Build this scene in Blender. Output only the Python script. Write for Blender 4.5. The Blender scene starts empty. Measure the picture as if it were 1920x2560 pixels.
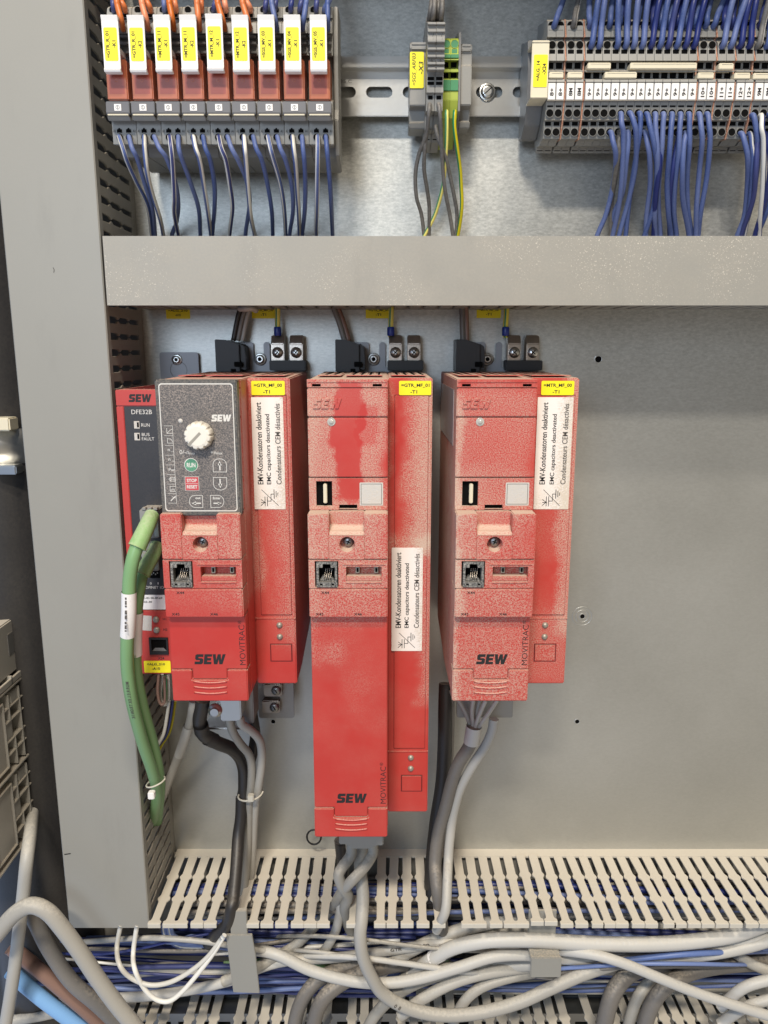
import bpy, bmesh, math, random
from mathutils import Vector, Matrix
random.seed(7)
SC = bpy.context.scene
COL = SC.collection
MM = 0.001
# ------------------------------------------------------------------ camera, light
TH = math.radians(11.7); CT, ST = math.cos(TH), math.sin(TH); F = 1923.0
cam_d = bpy.data.cameras.new('camera'); cam = bpy.data.objects.new('camera', cam_d); COL.objects.link(cam)
cam.location = (0, 0, 0); cam.rotation_euler = (math.radians(90 - 11.7), 0, 0)
cam_d.sensor_fit = 'VERTICAL'; cam_d.sensor_height = 32.0; cam_d.lens = F / 2560.0 * 32.0
cam_d.clip_start = 0.02; cam_d.clip_end = 50
SC.camera = cam
w = bpy.data.worlds.new('World'); SC.world = w; w.use_nodes = True
nt = w.node_tree; bg = nt.nodes['Background']; bg.inputs['Strength'].default_value = 0.50
tc = nt.nodes.new('ShaderNodeTexCoord'); sp = nt.nodes.new('ShaderNodeSeparateXYZ'); nt.links.new(tc.outputs['Generated'], sp.inputs[0])
mr = nt.nodes.new('ShaderNodeMapRange'); mr.inputs[1].default_value = -0.32; mr.inputs[2].default_value = 0.05
nt.links.new(sp.outputs[0], mr.inputs[0])
mx = nt.nodes.new('ShaderNodeMix'); mx.data_type = 'RGBA'; nt.links.new(mr.outputs[0], mx.inputs[0])
mx.inputs[6].default_value = (0.50, 0.64, 0.92, 1); mx.inputs[7].default_value = (0.64, 0.56, 0.45, 1)
nt.links.new(mx.outputs[2], bg.inputs[0])
mz = nt.nodes.new('ShaderNodeMapRange'); mz.inputs[1].default_value = -0.55; mz.inputs[2].default_value = 0.05; mz.inputs[3].default_value = 0.95; mz.inputs[4].default_value = 0.34
nt.links.new(sp.outputs[2], mz.inputs[0]); nt.links.new(mz.outputs[0], bg.inputs['Strength'])
SC.view_settings.view_transform = 'Standard'; SC.view_settings.look = 'None'
SC.view_settings.gamma = 1; SC.view_settings.exposure = 0
def area(name, loc, target, sx, sy, power, color):
    l = bpy.data.lights.new(name, 'AREA'); l.shape = 'RECTANGLE'; l.size = sx; l.size_y = sy; l.energy = power; l.color = color
    o = bpy.data.objects.new(name, l); COL.objects.link(o); o.location = loc
    o.rotation_euler = (Vector(target) - Vector(loc)).to_track_quat('-Z', 'Y').to_euler(); return o
area('ceiling_lamp', (-0.38, 0.65 - 2.35, 2.05), (0, 0.6, -0.10), 0.46, 0.18, 72, (1.0, 0.91, 0.78))
area('ceiling_lamp', (0.35, 0.65 - 1.85, 2.55), (0, 0.6, -0.10), 0.46, 0.18, 57, (1.0, 0.90, 0.76))
area('window_light', (-0.46, -1.0, 0.28), (-0.12, 0.65, 0.10), 0.50, 0.45, 8, (0.68, 0.82, 1.0))

# ------------------------------------------------------------------ helpers
def q(x, y, D):
    """pixel of the 1920x2560 picture at distance D (mm) -> world mm"""
    yc = (1280 - y) / F; t = D / (CT + yc * ST)
    return Vector(((x - 960) / F * t, D, (-ST + yc * CT) * t))
def zoomer(x0, y0, s):
    return lambda a, b, D: q(x0 + a / s, y0 + b / s, D)
g1 = zoomer(200, 0, 2.44); g2 = zoomer(820, 0, 3.318); g3 = zoomer(1280, 0, 2.592)
g4 = zoomer(240, 740, 2.86); g5 = zoomer(240, 1240, 2.86); g6 = zoomer(740, 740, 2.183)
gb = zoomer(720, 1300, 2.127); gl = zoomer(0, 1000, 2.2114); gc = zoomer(370, 1650, 4.74)
h3 = zoomer(0, 2000, 2.37); h4 = zoomer(600, 2000, 2.37); h5 = zoomer(1200, 2000, 2.304); gk = zoomer(520, 760, 5.925)

MATS = {}
def nmath(nt, op, a, b=None, clamp=False):
    n = nt.nodes.new('ShaderNodeMath'); n.operation = op; n.use_clamp = clamp
    for i, v in enumerate((a, b)):
        if v is None: continue
        if isinstance(v, (int, float)): n.inputs[i].default_value = v
        else: nt.links.new(v, n.inputs[i])
    return n.outputs[0]
def smooth(nt, v, a, b):
    n = nt.nodes.new('ShaderNodeMapRange'); n.interpolation_type = 'SMOOTHSTEP'
    nt.links.new(v, n.inputs[0]); n.inputs[1].default_value = a; n.inputs[2].default_value = b
    if a > b:
        n.inputs[1].default_value = b; n.inputs[2].default_value = a; n.inputs[3].default_value = 1; n.inputs[4].default_value = 0
    return n.outputs[0]
def noise(nt, vec, scale, detail=2, rough=0.5):
    n = nt.nodes.new('ShaderNodeTexNoise'); n.inputs['Scale'].default_value = scale; n.inputs['Detail'].default_value = detail
    n.inputs['Roughness'].default_value = rough; nt.links.new(vec, n.inputs['Vector']); return n.outputs['Fac']
DUST = (0.59, 0.51, 0.40)
def mat(name, color, rough=0.5, metal=0.0, dust=0.0, dens=None, grain=1250, bump=0.15, var=0.08, k=2.3, topdust=0.0, dustcol=DUST, spec=0.5, speck=0, coat=0, trans=0, bscale=None, emis=None):
    if name in MATS: return MATS[name]
    m = bpy.data.materials.new(name); m.use_nodes = True; nt = m.node_tree; b = nt.nodes['Principled BSDF']
    m.diffuse_color = (*color, 1)
    tc = nt.nodes.new('ShaderNodeTexCoord').outputs['Object']
    lo = noise(nt, tc, 22, 3)
    # gentle tone variation of the plastic itself
    mixc = nt.nodes.new('ShaderNodeMix'); mixc.data_type = 'RGBA'; nt.links.new(lo, mixc.inputs[0])
    mixc.inputs[6].default_value = (*[c * (1 - var) for c in color], 1); mixc.inputs[7].default_value = (*[min(1, c * (1 + var)) for c in color], 1)
    col = mixc.outputs[2]; rgh = rough
    if 'wire' in name or 'sheath' in name:
        oi = nt.nodes.new('ShaderNodeObjectInfo'); hs = nt.nodes.new('ShaderNodeHueSaturation'); nt.links.new(col, hs.inputs['Color'])
        nt.links.new(nmath(nt, 'ADD', 0.78, nmath(nt, 'MULTIPLY', oi.outputs['Random'], 0.42)), hs.inputs['Value']); nt.links.new(nmath(nt, 'SUBTRACT', 1.1, nmath(nt, 'MULTIPLY', oi.outputs['Random'], 0.3)), hs.inputs['Saturation']); col = hs.outputs['Color']
    if dust > 0 or dens or topdust > 0:
        sep = nt.nodes.new('ShaderNodeSeparateXYZ'); nt.links.new(tc, sep.inputs[0])
        wob = nmath(nt, 'MULTIPLY', nmath(nt, 'SUBTRACT', noise(nt, tc, 45, 4, 0.65), 0.5), 0.022)
        X = nmath(nt, 'ADD', sep.outputs[0], wob); Z = nmath(nt, 'ADD', sep.outputs[2], wob)
        d = nmath(nt, 'ADD', dust, nmath(nt, 'MULTIPLY', nmath(nt, 'SUBTRACT', noise(nt, tc, 30, 5, 0.6), 0.5), 0.45 * min(1, dust * 3 + (0.4 if dens else 0))))
        if dens:
            for (x0, x1, z0, z1, soft, amt) in dens:   # soft boxes in mm, z0 > z1
                s = soft * MM
                a = smooth(nt, X, x0 * MM - s, x0 * MM + s); c = smooth(nt, X, x1 * MM + s, x1 * MM - s)
                e = smooth(nt, Z, z0 * MM + s, z0 * MM - s); f = smooth(nt, Z, z1 * MM - s, z1 * MM + s)
                bx = nmath(nt, 'MULTIPLY', nmath(nt, 'MULTIPLY', a, c), nmath(nt, 'MULTIPLY', e, f))
                d = nmath(nt, 'ADD', d, nmath(nt, 'MULTIPLY', bx, amt))
        geo = nt.nodes.new('ShaderNodeNewGeometry'); sn = nt.nodes.new('ShaderNodeSeparateXYZ'); nt.links.new(geo.outputs['Normal'], sn.inputs[0])
        up = smooth(nt, sn.outputs[2], 0.35, 0.9)
        d = nmath(nt, 'ADD', d, nmath(nt, 'MULTIPLY', up, topdust))
        n1 = noise(nt, tc, grain, 2, 0.6)
        fac = nmath(nt, 'ADD', nmath(nt, 'MULTIPLY', nmath(nt, 'SUBTRACT', n1, 0.5), nmath(nt, 'MULTIPLY', smooth(nt, d, 0.0, 0.35), k)), d, True)
        m2 = nt.nodes.new('ShaderNodeMix'); m2.data_type = 'RGBA'; nt.links.new(nmath(nt, 'MULTIPLY', fac, 0.82), m2.inputs[0])
        nt.links.new(col, m2.inputs[6]); m2.inputs[7].default_value = (*dustcol, 1); col = m2.outputs[2]
        r = nmath(nt, 'ADD', rough, nmath(nt, 'MULTIPLY', fac, 0.85 - rough)); nt.links.new(r, b.inputs['Roughness'])
        bn = nt.nodes.new('ShaderNodeBump'); bn.inputs['Strength'].default_value = 0.5; bn.inputs['Distance'].default_value = 0.0004
        nt.links.new(fac, bn.inputs['Height']); nt.links.new(bn.outputs[0], b.inputs['Normal'])
    else:
        b.inputs['Roughness'].default_value = rough
        if bump:
            bn = nt.nodes.new('ShaderNodeBump'); bn.inputs['Strength'].default_value = bump; bn.inputs['Distance'].default_value = 0.0002
            nt.links.new(noise(nt, tc, bscale or grain, 3), bn.inputs['Height']); nt.links.new(bn.outputs[0], b.inputs['Normal'])
    if speck or name == 'duct_plastic':
        mp = nt.nodes.new('ShaderNodeMapping'); mp.inputs['Scale'].default_value = (1, 1, 0.25); nt.links.new(tc, mp.inputs[0])
        sm = smooth(nt, noise(nt, mp.outputs[0], 34, 6, 0.7), 0.52, 0.75)
        m4 = nt.nodes.new('ShaderNodeMix'); m4.data_type = 'RGBA'; nt.links.new(nmath(nt, 'MULTIPLY', sm, 0.16), m4.inputs[0]); nt.links.new(col, m4.inputs[6]); m4.inputs[7].default_value = (0.16, 0.155, 0.14, 1); col = m4.outputs[2]
    if speck:
        sf = nmath(nt, 'MULTIPLY', nmath(nt, 'SUBTRACT', noise(nt, tc, 1100, 1), 1 - speck), 10, True)
        sf = nmath(nt, 'MULTIPLY', sf, smooth(nt, noise(nt, tc, 14, 2), 0.42, 0.6))
        m3 = nt.nodes.new('ShaderNodeMix'); m3.data_type = 'RGBA'; nt.links.new(nmath(nt, 'MULTIPLY', sf, 0.7), m3.inputs[0]); nt.links.new(col, m3.inputs[6]); m3.inputs[7].default_value = (0.72, 0.66, 0.56, 1); col = m3.outputs[2]
    nt.links.new(col, b.inputs['Base Color'])
    b.inputs['Metallic'].default_value = metal
    b.inputs['Specular IOR Level'].default_value = spec
    if coat: b.inputs['Coat Weight'].default_value = coat
    if trans: b.inputs['Transmission Weight'].default_value = trans
    MATS[name] = m; return m
def S(h):
    r = []
    for i in (0, 2, 4):
        v = int(h[i:i + 2], 16) / 255; r.append(v / 12.92 if v < 0.04045 else ((v + 0.055) / 1.055) ** 2.4)
    return tuple(r)

M = {}
M['duct'] = mat('duct_plastic', S('8f8e88'), 0.42, dust=0.03, topdust=0.30, grain=700, var=0.03)
M['ductc'] = mat('dusty_duct_cover', S('8f8e88'), 0.42, dust=0.16, k=0.5, grain=600, speck=0.36)
M['ductb'] = mat('cream_duct_wall_plastic', S('c6c1b5'), 0.5, dust=0.0, topdust=0.5, grain=500, var=0.05, dustcol=(0.64, 0.57, 0.46), k=0.5)
M['ductw'] = mat('duct_wall_plastic', S('8f8d86'), 0.5, dust=0.02, topdust=0.6, grain=500, var=0.05, dustcol=(0.60, 0.54, 0.44), k=0.6)
M['grey'] = mat('grey_polyamide', S('858582'), 0.45, dust=0.05, topdust=0.4, grain=600)
M['dgrey'] = mat('dark_grey_polyamide', S('6a6b6c'), 0.45, dust=0.05, topdust=0.4, grain=600)
M['black'] = mat('black_plastic', (0.010, 0.010, 0.011), 0.5)
M['hole'] = mat('opening_shadow', (0.004, 0.004, 0.004), 0.9, bump=0, spec=0.1)
M['adapt'] = mat('dusty_light_grey_adapter_plastic', S('a3a19b'), 0.5, dust=0.08, topdust=0.6, grain=600, k=0.8)
M['white'] = mat('white_plastic', (0.82, 0.80, 0.78), 0.4, dust=0.02)
M['cream'] = mat('cream_plastic', (0.68, 0.62, 0.47), 0.45, dust=0.05)
M['paper'] = mat('white_sticker', (0.83, 0.80, 0.78), 0.5, dust=0.02)
M['paperd'] = mat('dusty_white_sticker', (0.83, 0.79, 0.75), 0.5, dust=0.05, dens=[(74, 90, 0, -400, 6, 0.75), (50, 90, -75, -95, 6, 0.2)], grain=800)
M['yellow'] = mat('yellow_label', (0.90, 0.78, 0.01), 0.5, bump=0.05, var=0.03)
M['ink'] = mat('black_ink', (0.012, 0.012, 0.012), 0.6, bump=0)
M['inkw'] = mat('white_print', (0.66, 0.64, 0.60), 0.6, bump=0)
M['blue'] = mat('blue_wire_insulation', (0.022, 0.058, 0.24), 0.38, dust=0.28, topdust=0.35, grain=900, dustcol=(0.25, 0.30, 0.46), k=0.5)
M['blued'] = mat('dark_blue_wire_insulation', (0.012, 0.025, 0.16), 0.4, dust=0.04, grain=500, dustcol=(0.3, 0.3, 0.36), k=1.2)
M['bluel'] = mat('light_blue_wire_insulation', (0.10, 0.17, 0.42), 0.4, dust=0.1, grain=500, dustcol=(0.4, 0.42, 0.5), k=1.2)
M['whitew'] = mat('white_wire_insulation', (0.70, 0.68, 0.62), 0.4, bump=0.05)
M['orangew'] = mat('orange_wire_insulation', (0.62, 0.17, 0.045), 0.42, bump=0.05)
M['greyw'] = mat('grey_wire_insulation', (0.10, 0.095, 0.09), 0.45, dust=0.15, topdust=0.3, grain=500, dustcol=(0.4, 0.37, 0.34), k=1.5)
M['gnyw'] = mat('earth_wire_yellow', (0.72, 0.62, 0.06), 0.4, bump=0.05)
M['gnyg'] = mat('earth_wire_green', (0.04, 0.24, 0.10), 0.4, bump=0.05)
M['cable'] = mat('grey_cable_sheath', (0.36, 0.345, 0.31), 0.42, dust=0.05, topdust=0.5, grain=400, k=1.6, dustcol=(0.6, 0.56, 0.48))
M['cablel'] = mat('light_grey_cable_sheath', (0.47, 0.46, 0.43), 0.4, dust=0.04, topdust=0.4, grain=400, k=1.6, dustcol=(0.62, 0.58, 0.5))
M['cabled'] = mat('dark_grey_cable_sheath', (0.15, 0.14, 0.13), 0.45, dust=0.05, topdust=0.3, grain=400, k=1.6)
M['cableb'] = mat('black_cable_sheath', (0.022, 0.020, 0.020), 0.42, dust=0.01, topdust=0.12, grain=400, k=1.6)
M['brown'] = mat('brown_cable_sheath', (0.20, 0.10, 0.07), 0.4, dust=0.03)
M['skyblue'] = mat('sky_blue_cable_sheath', (0.10, 0.33, 0.68), 0.32, bump=0.05)
M['green'] = mat('green_cable_sheath', (0.17, 0.34, 0.13), 0.42, dust=0.0, dens=[(-300, 300, -100, -250, 20, 0.0)], grain=500, dustcol=(0.38, 0.45, 0.28), k=1.2, topdust=0.4)
M['greenl'] = mat('pale_green_boot', (0.24, 0.42, 0.15), 0.5, dust=0.2, topdust=0.5, grain=500, dustcol=(0.45, 0.5, 0.33), k=1.3)
M['orange'] = mat('orange_relay_case', (0.42, 0.125, 0.06), 0.3, bump=0, var=0.12)
M['orangei'] = mat('relay_inner_shade', (0.34, 0.075, 0.05), 0.3, bump=0, var=0.15)
M['orangep'] = mat('orange_partition', (0.36, 0.13, 0.07), 0.5, dust=0.25)
M['ylgn'] = mat('green_yellow_plastic', (0.36, 0.44, 0.06), 0.4, bump=0, var=0.5)
M['steel'] = mat('zinc_plated_steel', (0.58, 0.58, 0.56), 0.30, metal=1.0, bump=0.2, grain=300)
M['nickel'] = mat('nickel_plated_brass', (0.42, 0.37, 0.32), 0.34, metal=1.0, bump=0.3, grain=500)
M['screwm'] = mat('screw_steel', (0.30, 0.30, 0.29), 0.4, metal=1.0, bump=0.2)
M['alum'] = mat('heatsink_metal', (0.30, 0.30, 0.29), 0.45, metal=0.6, dust=0.1, topdust=0.3)
M['bracket'] = mat('grey_bracket_sheet', (0.27, 0.28, 0.30), 0.45, metal=0.3, dust=0.03)
M['clear'] = mat('smoky_clear_holder', (0.13, 0.13, 0.14), 0.3, bump=0, var=0.05)
M['dark'] = mat('dark_cabinet_paint', (0.05, 0.055, 0.06), 0.5, bump=0.05)
M['cabgrey'] = mat('cabinet_grey_paint', (0.16, 0.18, 0.20), 0.5, bump=0.05)
M['pipe'] = mat('black_tube_rubber', (0.016, 0.016, 0.018), 0.35, dust=0.03, grain=500)
M['panelb'] = mat('black_front_panel', (0.018, 0.019, 0.024), 0.4, dust=0.03, grain=900)
M['keyf'] = mat('keypad_membrane', (0.085, 0.08, 0.078), 0.5, dust=0.2, dens=[(-60, 60, 70, 26, 10, 0.08)], grain=1100, k=3.0, dustcol=(0.45, 0.38, 0.34))
M['keyb'] = mat('keypad_housing', (0.05, 0.05, 0.052), 0.5, dust=0.12, topdust=0.6, grain=800)
M['keyg'] = mat('keypad_green', (0.04, 0.25, 0.14), 0.5, dust=0.1)
M['keyr'] = mat('keypad_red', (0.50, 0.03, 0.05), 0.5, dust=0.1)
M['knob'] = mat('cream_knob', (0.74, 0.70, 0.62), 0.4, dust=0.05, topdust=0.2)
M['tie'] = mat('nylon_tie', (0.55, 0.52, 0.44), 0.35, bump=0)
M['chip'] = mat('faded_metal_pin', (0.35, 0.33, 0.28), 0.5, metal=0.5)
M['ledlens'] = mat('clear_lamp_lens', (0.45, 0.44, 0.40), 0.12, bump=0)
RED = (0.47, 0.036, 0.027)
M['redL'] = mat('red_plastic_light_dust', RED, 0.36, dust=0.02, dens=[(-5, 52, -84, -116, 5.1, 0.234), (-5, 52, -116, -156, 13.6, 0.094), (52, 90, 5, -12, 5.1, 0.156), (70, 90, -5, -190, 11.9, 0.265), (50, 58, 5, -150, 5.1, 0.234), (34, 90, -84, -150, 13.6, 0.062)], topdust=0.7)
M['redM'] = mat('red_plastic_wiped_dust', RED, 0.36, dust=0.02, dens=[(-5, 51.5, 2, -88, 6.8, 0.437), (-5, 4, 0, -190, 6.8, 0.195), (-5, 52, -86, -135, 8.5, 0.39), (-5, 52, -134, -160, 8.5, 0.234), (-5, 48, -160, -185, 23.8, 0.101),
    (17, 35, -3, -79, 2, -0.406), (33, 45, -19, -42, 2.2, -0.265), (8, 22, -176, -190, 6.8, 0.172), (27, 35, -195, -235, 13.6, 0.156), (42, 50, -225, -240, 11.9, 0.14),
    (68, 90, 2, -120, 10.2, 0.585), (74, 90, -110, -235, 6.8, 0.312), (52, 84, -108, -122, 6.8, 0.273)], topdust=0.75)
M['redR'] = mat('red_plastic_heavy_dust', RED, 0.36, dust=0.06, dens=[(-5, 52, -5, -62, 8.5, 0.203), (-5, 52, -60, -90, 8.5, 0.281), (-6, 3, 5, -240, 3.4, 0.429), (-5, 13, -60, -140, 10.2, 0.172), (-5, 38, -86, -118, 15.3, 0.203), (36, 52, -84, -118, 10.2, 0.109), (-5, 52, -116, -220, 10.2, 0.218),
    (76, 92, 5, -180, 5.1, 0.39), (52, 92, -165, -222, 8.5, 0.156), (52, 78, -90, -130, 10.2, 0.062)], topdust=0.8)
M['redG'] = mat('red_gateway_plastic', RED, 0.36, dust=0.03, topdust=0.5)
# galvanised mounting plate
def plate_mat():
    m = bpy.data.materials.new('galvanised_sheet'); m.use_nodes = True; nt = m.node_tree; b = nt.nodes['Principled BSDF']
    tc = nt.nodes.new('ShaderNodeTexCoord').outputs['Object']
    mp = nt.nodes.new('ShaderNodeMapping'); mp.inputs['Scale'].default_value = (1, 1, 2.2); nt.links.new(tc, mp.inputs[0])
    a = noise(nt, mp.outputs[0], 330, 5, 0.7); c = noise(nt, tc, 9, 3, 0.5); v = nt.nodes.new('ShaderNodeTexVoronoi'); v.inputs['Scale'].default_value = 90
    nt.links.new(mp.outputs[0], v.inputs['Vector'])
    sep = nt.nodes.new('ShaderNodeSeparateXYZ'); nt.links.new(tc, sep.inputs[0])
    # more blotchy (old handling marks) towards the top, smooth lower down
    blot = smooth(nt, sep.outputs[2], -0.12, 0.08)
    r = nt.nodes.new('ShaderNodeValToRGB'); r.color_ramp.elements[0].position = 0.25; r.color_ramp.elements[1].position = 0.75
    r.color_ramp.elements[0].color = (0.36, 0.365, 0.345, 1); r.color_ramp.elements[1].color = (0.62, 0.62, 0.585, 1)
    mixf = nmath(nt, 'ADD', nmath(nt, 'MULTIPLY', nmath(nt, 'SUBTRACT', a, 0.5), nmath(nt, 'ADD', 0.25, nmath(nt, 'MULTIPLY', blot, 0.9))), nmath(nt, 'ADD', 0.36, nmath(nt, 'MULTIPLY', c, 0.28)), True)
    nt.links.new(mixf, r.inputs[0]); nt.links.new(r.outputs[0], b.inputs['Base Color'])
    b.inputs['Metallic'].default_value = 0.75
    rr = nmath(nt, 'ADD', nmath(nt, 'ADD', 0.30, nmath(nt, 'MULTIPLY', a, 0.12)), nmath(nt, 'MULTIPLY', c, 0.14)); nt.links.new(rr, b.inputs['Roughness'])
    bn = nt.nodes.new('ShaderNodeBump'); bn.inputs['Strength'].default_value = 0.25; bn.inputs['Distance'].default_value = 0.00012
    nt.links.new(nmath(nt, 'MULTIPLY', a, nmath(nt, 'ADD', 0.15, blot)), bn.inputs['Height']); nt.links.new(bn.outputs[0], b.inputs['Normal'])
    return m
M['galv'] = plate_mat()

TXT = {}
def text_geo(s, bold=0.0, spacing=1.0):
    key = (s, bold, spacing)
    if key in TXT: return TXT[key]
    cu = bpy.data.curves.new('tmp', 'FONT'); cu.body = s; cu.size = 1; cu.offset = bold; cu.space_character = spacing; cu.resolution_u = 3
    ob = bpy.data.objects.new('tmp', cu); COL.objects.link(ob)
    dg = bpy.context.evaluated_depsgraph_get(); me = bpy.data.meshes.new_from_object(ob.evaluated_get(dg))
    vs = [(v.co.x, v.co.y) for v in me.vertices]; fs = [list(p.vertices) for p in me.polygons]
    bpy.data.objects.remove(ob); bpy.data.curves.remove(cu); bpy.data.meshes.remove(me)
    x0 = min(v[0] for v in vs); x1 = max(v[0] for v in vs); y0 = min(v[1] for v in vs); y1 = max(v[1] for v in vs)
    TXT[key] = ([(v[0] - x0, v[1] - y0) for v in vs], fs, x1 - x0, y1 - y0); return TXT[key]

class MB:
    def __init__(s): s.v = []; s.f = []; s.m = []; s.sm = []; s.mats = []
    def mi(s, m):
        m = M[m] if isinstance(m, str) else m
        if m not in s.mats: s.mats.append(m)
        return s.mats.index(m)
    def add(s, vs, fs, m, smooth=False):
        o = len(s.v); i = s.mi(m); s.v += [tuple(v) for v in vs]
        for f in fs: s.f.append([o + k for k in f]); s.m.append(i); s.sm.append(smooth)
        return s
    def addbm(s, bm, m, smooth=False):
        bm.verts.index_update(); s.add([v.co.copy() for v in bm.verts], [[v.index for v in f.verts] for f in bm.faces], m, smooth); bm.free(); return s
    def box(s, x0, x1, y0, y1, z0, z1, m, bev=0.0, seg=2, rot=None):
        bm = bmesh.new(); bmesh.ops.create_cube(bm, size=1)
        for v in bm.verts: v.co = Vector(((x0 + x1) / 2 + v.co.x * abs(x1 - x0), (y0 + y1) / 2 + v.co.y * abs(y1 - y0), (z0 + z1) / 2 + v.co.z * abs(z1 - z0)))
        if bev: bmesh.ops.bevel(bm, geom=bm.edges[:], offset=bev, segments=seg, affect='EDGES')
        if rot:
            c = Vector(((x0 + x1) / 2, (y0 + y1) / 2, (z0 + z1) / 2)); R = Matrix.Rotation(math.radians(rot[1]), 3, rot[0])
            for v in bm.verts: v.co = R @ (v.co - c) + c
        return s.addbm(bm, m)
    def prism(s, poly, y0, y1, m, bev=0.0, axis='Y', seg=2):
        """poly in (x,z) extruded along Y, or for axis X poly in (y,z) extruded x from y0 to y1; Z: poly in (x,y)"""
        bm = bmesh.new()
        if axis == 'Y': P = [(a, y0, b) for a, b in poly]; d = (0, y1 - y0, 0)
        elif axis == 'X': P = [(y0, a, b) for a, b in poly]; d = (y1 - y0, 0, 0)
        else: P = [(a, b, y0) for a, b in poly]; d = (0, 0, y1 - y0)
        vs = [bm.verts.new(p) for p in P]; f = bm.faces.new(vs)
        r = bmesh.ops.extrude_face_region(bm, geom=[f]); bmesh.ops.translate(bm, vec=d, verts=[g for g in r['geom'] if isinstance(g, bmesh.types.BMVert)])
        bmesh.ops.recalc_face_normals(bm, faces=bm.faces[:])
        if bev: bmesh.ops.bevel(bm, geom=bm.edges[:], offset=bev, segments=seg, affect='EDGES')
        bmesh.ops.triangulate(bm, faces=[f for f in bm.faces if len(f.verts) > 4])
        return s.addbm(bm, m)
    def plate(s, x0, x1, z0, z1, yf, yb, holes, m):
        xs = sorted({x0, x1} | {h[0] for h in holes} | {h[1] for h in holes}); zs = sorted({z0, z1} | {h[2] for h in holes} | {h[3] for h in holes})
        ins = lambda cx, cz: any(min(h[0], h[1]) < cx < max(h[0], h[1]) and min(h[2], h[3]) < cz < max(h[2], h[3]) for h in holes)
        for i in range(len(xs) - 1):
            for j in range(len(zs) - 1):
                if ins((xs[i] + xs[i + 1]) / 2, (zs[j] + zs[j + 1]) / 2): continue
                a, b, c, d = xs[i], xs[i + 1], zs[j], zs[j + 1]
                s.add([(a, yf, c), (b, yf, c), (b, yf, d), (a, yf, d)], [[0, 1, 2, 3]], m)
        for (a, b, c, d, fl) in [(x0, x1, z0, z1, 1)] + [(h[0], h[1], h[2], h[3], -1) for h in holes]:
            P = [(a, c), (b, c), (b, d), (a, d)]
            for k in range(4):
                (u, v), (u2, v2) = P[k], P[(k + 1) % 4]
                s.add([(u, yf, v), (u2, yf, v2), (u2, yb, v2), (u, yb, v)], [[0, 3, 2, 1]] if fl > 0 else [[0, 1, 2, 3]], m)
        return s
    def lathe(s, c, prof, m, n=20, axis=(0, -1, 0), smooth=True, cap=True):
        """prof: (radius, height along axis)"""
        ax = Vector(axis).normalized(); u = ax.orthogonal().normalized(); w = ax.cross(u); c = Vector(c); vs = []; fs = []
        for r, h in prof:
            for k in range(n):
                a = 2 * math.pi * k / n; vs.append(c + ax * h + (u * math.cos(a) + w * math.sin(a)) * r)
        for i in range(len(prof) - 1):
            for k in range(n): fs.append([i * n + k, i * n + (k + 1) % n, (i + 1) * n + (k + 1) % n, (i + 1) * n + k])
        s.add(vs, fs, m, smooth)
        if cap: s.add(vs[-n:], [list(range(n))], m)
        return s
    def disc(s, c, r, m, n=16, axis=(0, -1, 0), h=0.0):
        return s.lathe(c, [(r, 0), (r, h)] if h else [(r * 0.999, 0), (r, 0)], m, n, axis, False)
    def tube(s, pts, r, m, n=9, sub=6, stripe=None, cap=True, r1=None, a0=0.0, twist=0.0):
        P = smooth_path([Vector(p) for p in pts], sub); vs = []; fs = []; ms = []
        t = (P[1] - P[0]).normalized(); u = t.orthogonal().normalized(); N = len(P)
        for i, p in enumerate(P):
            t2 = (P[min(i + 1, N - 1)] - P[max(i - 1, 0)]).normalized()
            u = (u - t2 * u.dot(t2)).normalized(); w = t2.cross(u); rr = r if r1 is None else r + (r1 - r) * i / (N - 1)
            for k in range(n):
                a = 2 * math.pi * k / n + a0 + twist * i; vs.append(p + (u * math.cos(a) + w * math.sin(a)) * rr)
        o = len(s.v); s.v += [tuple(v) for v in vs]; i0 = s.mi(m); i1 = s.mi(stripe[0]) if stripe else 0
        for i in range(N - 1):
            for k in range(n):
                s.f.append([o + i * n + k, o + i * n + (k + 1) % n, o + (i + 1) * n + (k + 1) % n, o + (i + 1) * n + k])
                s.m.append(i1 if stripe and k in stripe[1] else i0); s.sm.append(True)
        if cap:
            s.f.append([o + k for k in range(n)]); s.m.append(i0); s.sm.append(False)
            s.f.append([o + (N - 1) * n + k for k in range(n)][::-1]); s.m.append(i0); s.sm.append(False)
        return s
    def text(s, txt, x, z, y, h, m, rot=0, bold=0.0, w=None, anchor='c', ext=0.0, spacing=1.0, shear=0.0):
        """centre (x,z), h = letter height, w = optional total width; rot in degrees counter-clockwise seen from the camera"""
        vs, fs, tw, th = text_geo(txt, bold, spacing); sy = h / th; sx = w / tw if w else sy
        ca, sa = math.cos(math.radians(rot)), math.sin(math.radians(rot)); out = []
        for (a, b) in vs:
            a2 = (a - (tw / 2 if anchor == 'c' else 0)) * sx + shear * b * sy; b2 = (b - th / 2) * sy
            out.append((x + a2 * ca - b2 * sa, y, z + a2 * sa + b2 * ca))
        if not ext: s.add(out, fs, m)
        else:
            bm = bmesh.new(); V = [bm.verts.new(p) for p in out]
            for f in fs:
                try: bm.faces.new([V[k] for k in f])
                except ValueError: pass
            r = bmesh.ops.extrude_face_region(bm, geom=bm.faces[:]); bmesh.ops.translate(bm, vec=(0, -ext, 0), verts=[g for g in r['geom'] if isinstance(g, bmesh.types.BMVert)])
            bmesh.ops.recalc_face_normals(bm, faces=bm.faces[:]); s.addbm(bm, m)
        return s
    def rrect(s, x0, x1, z0, z1, y0, y1, r, m, bev=0.0, n=4):
        return s.prism(rr_poly(x0, x1, z0, z1, r, n), y0, y1, m, bev)
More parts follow.
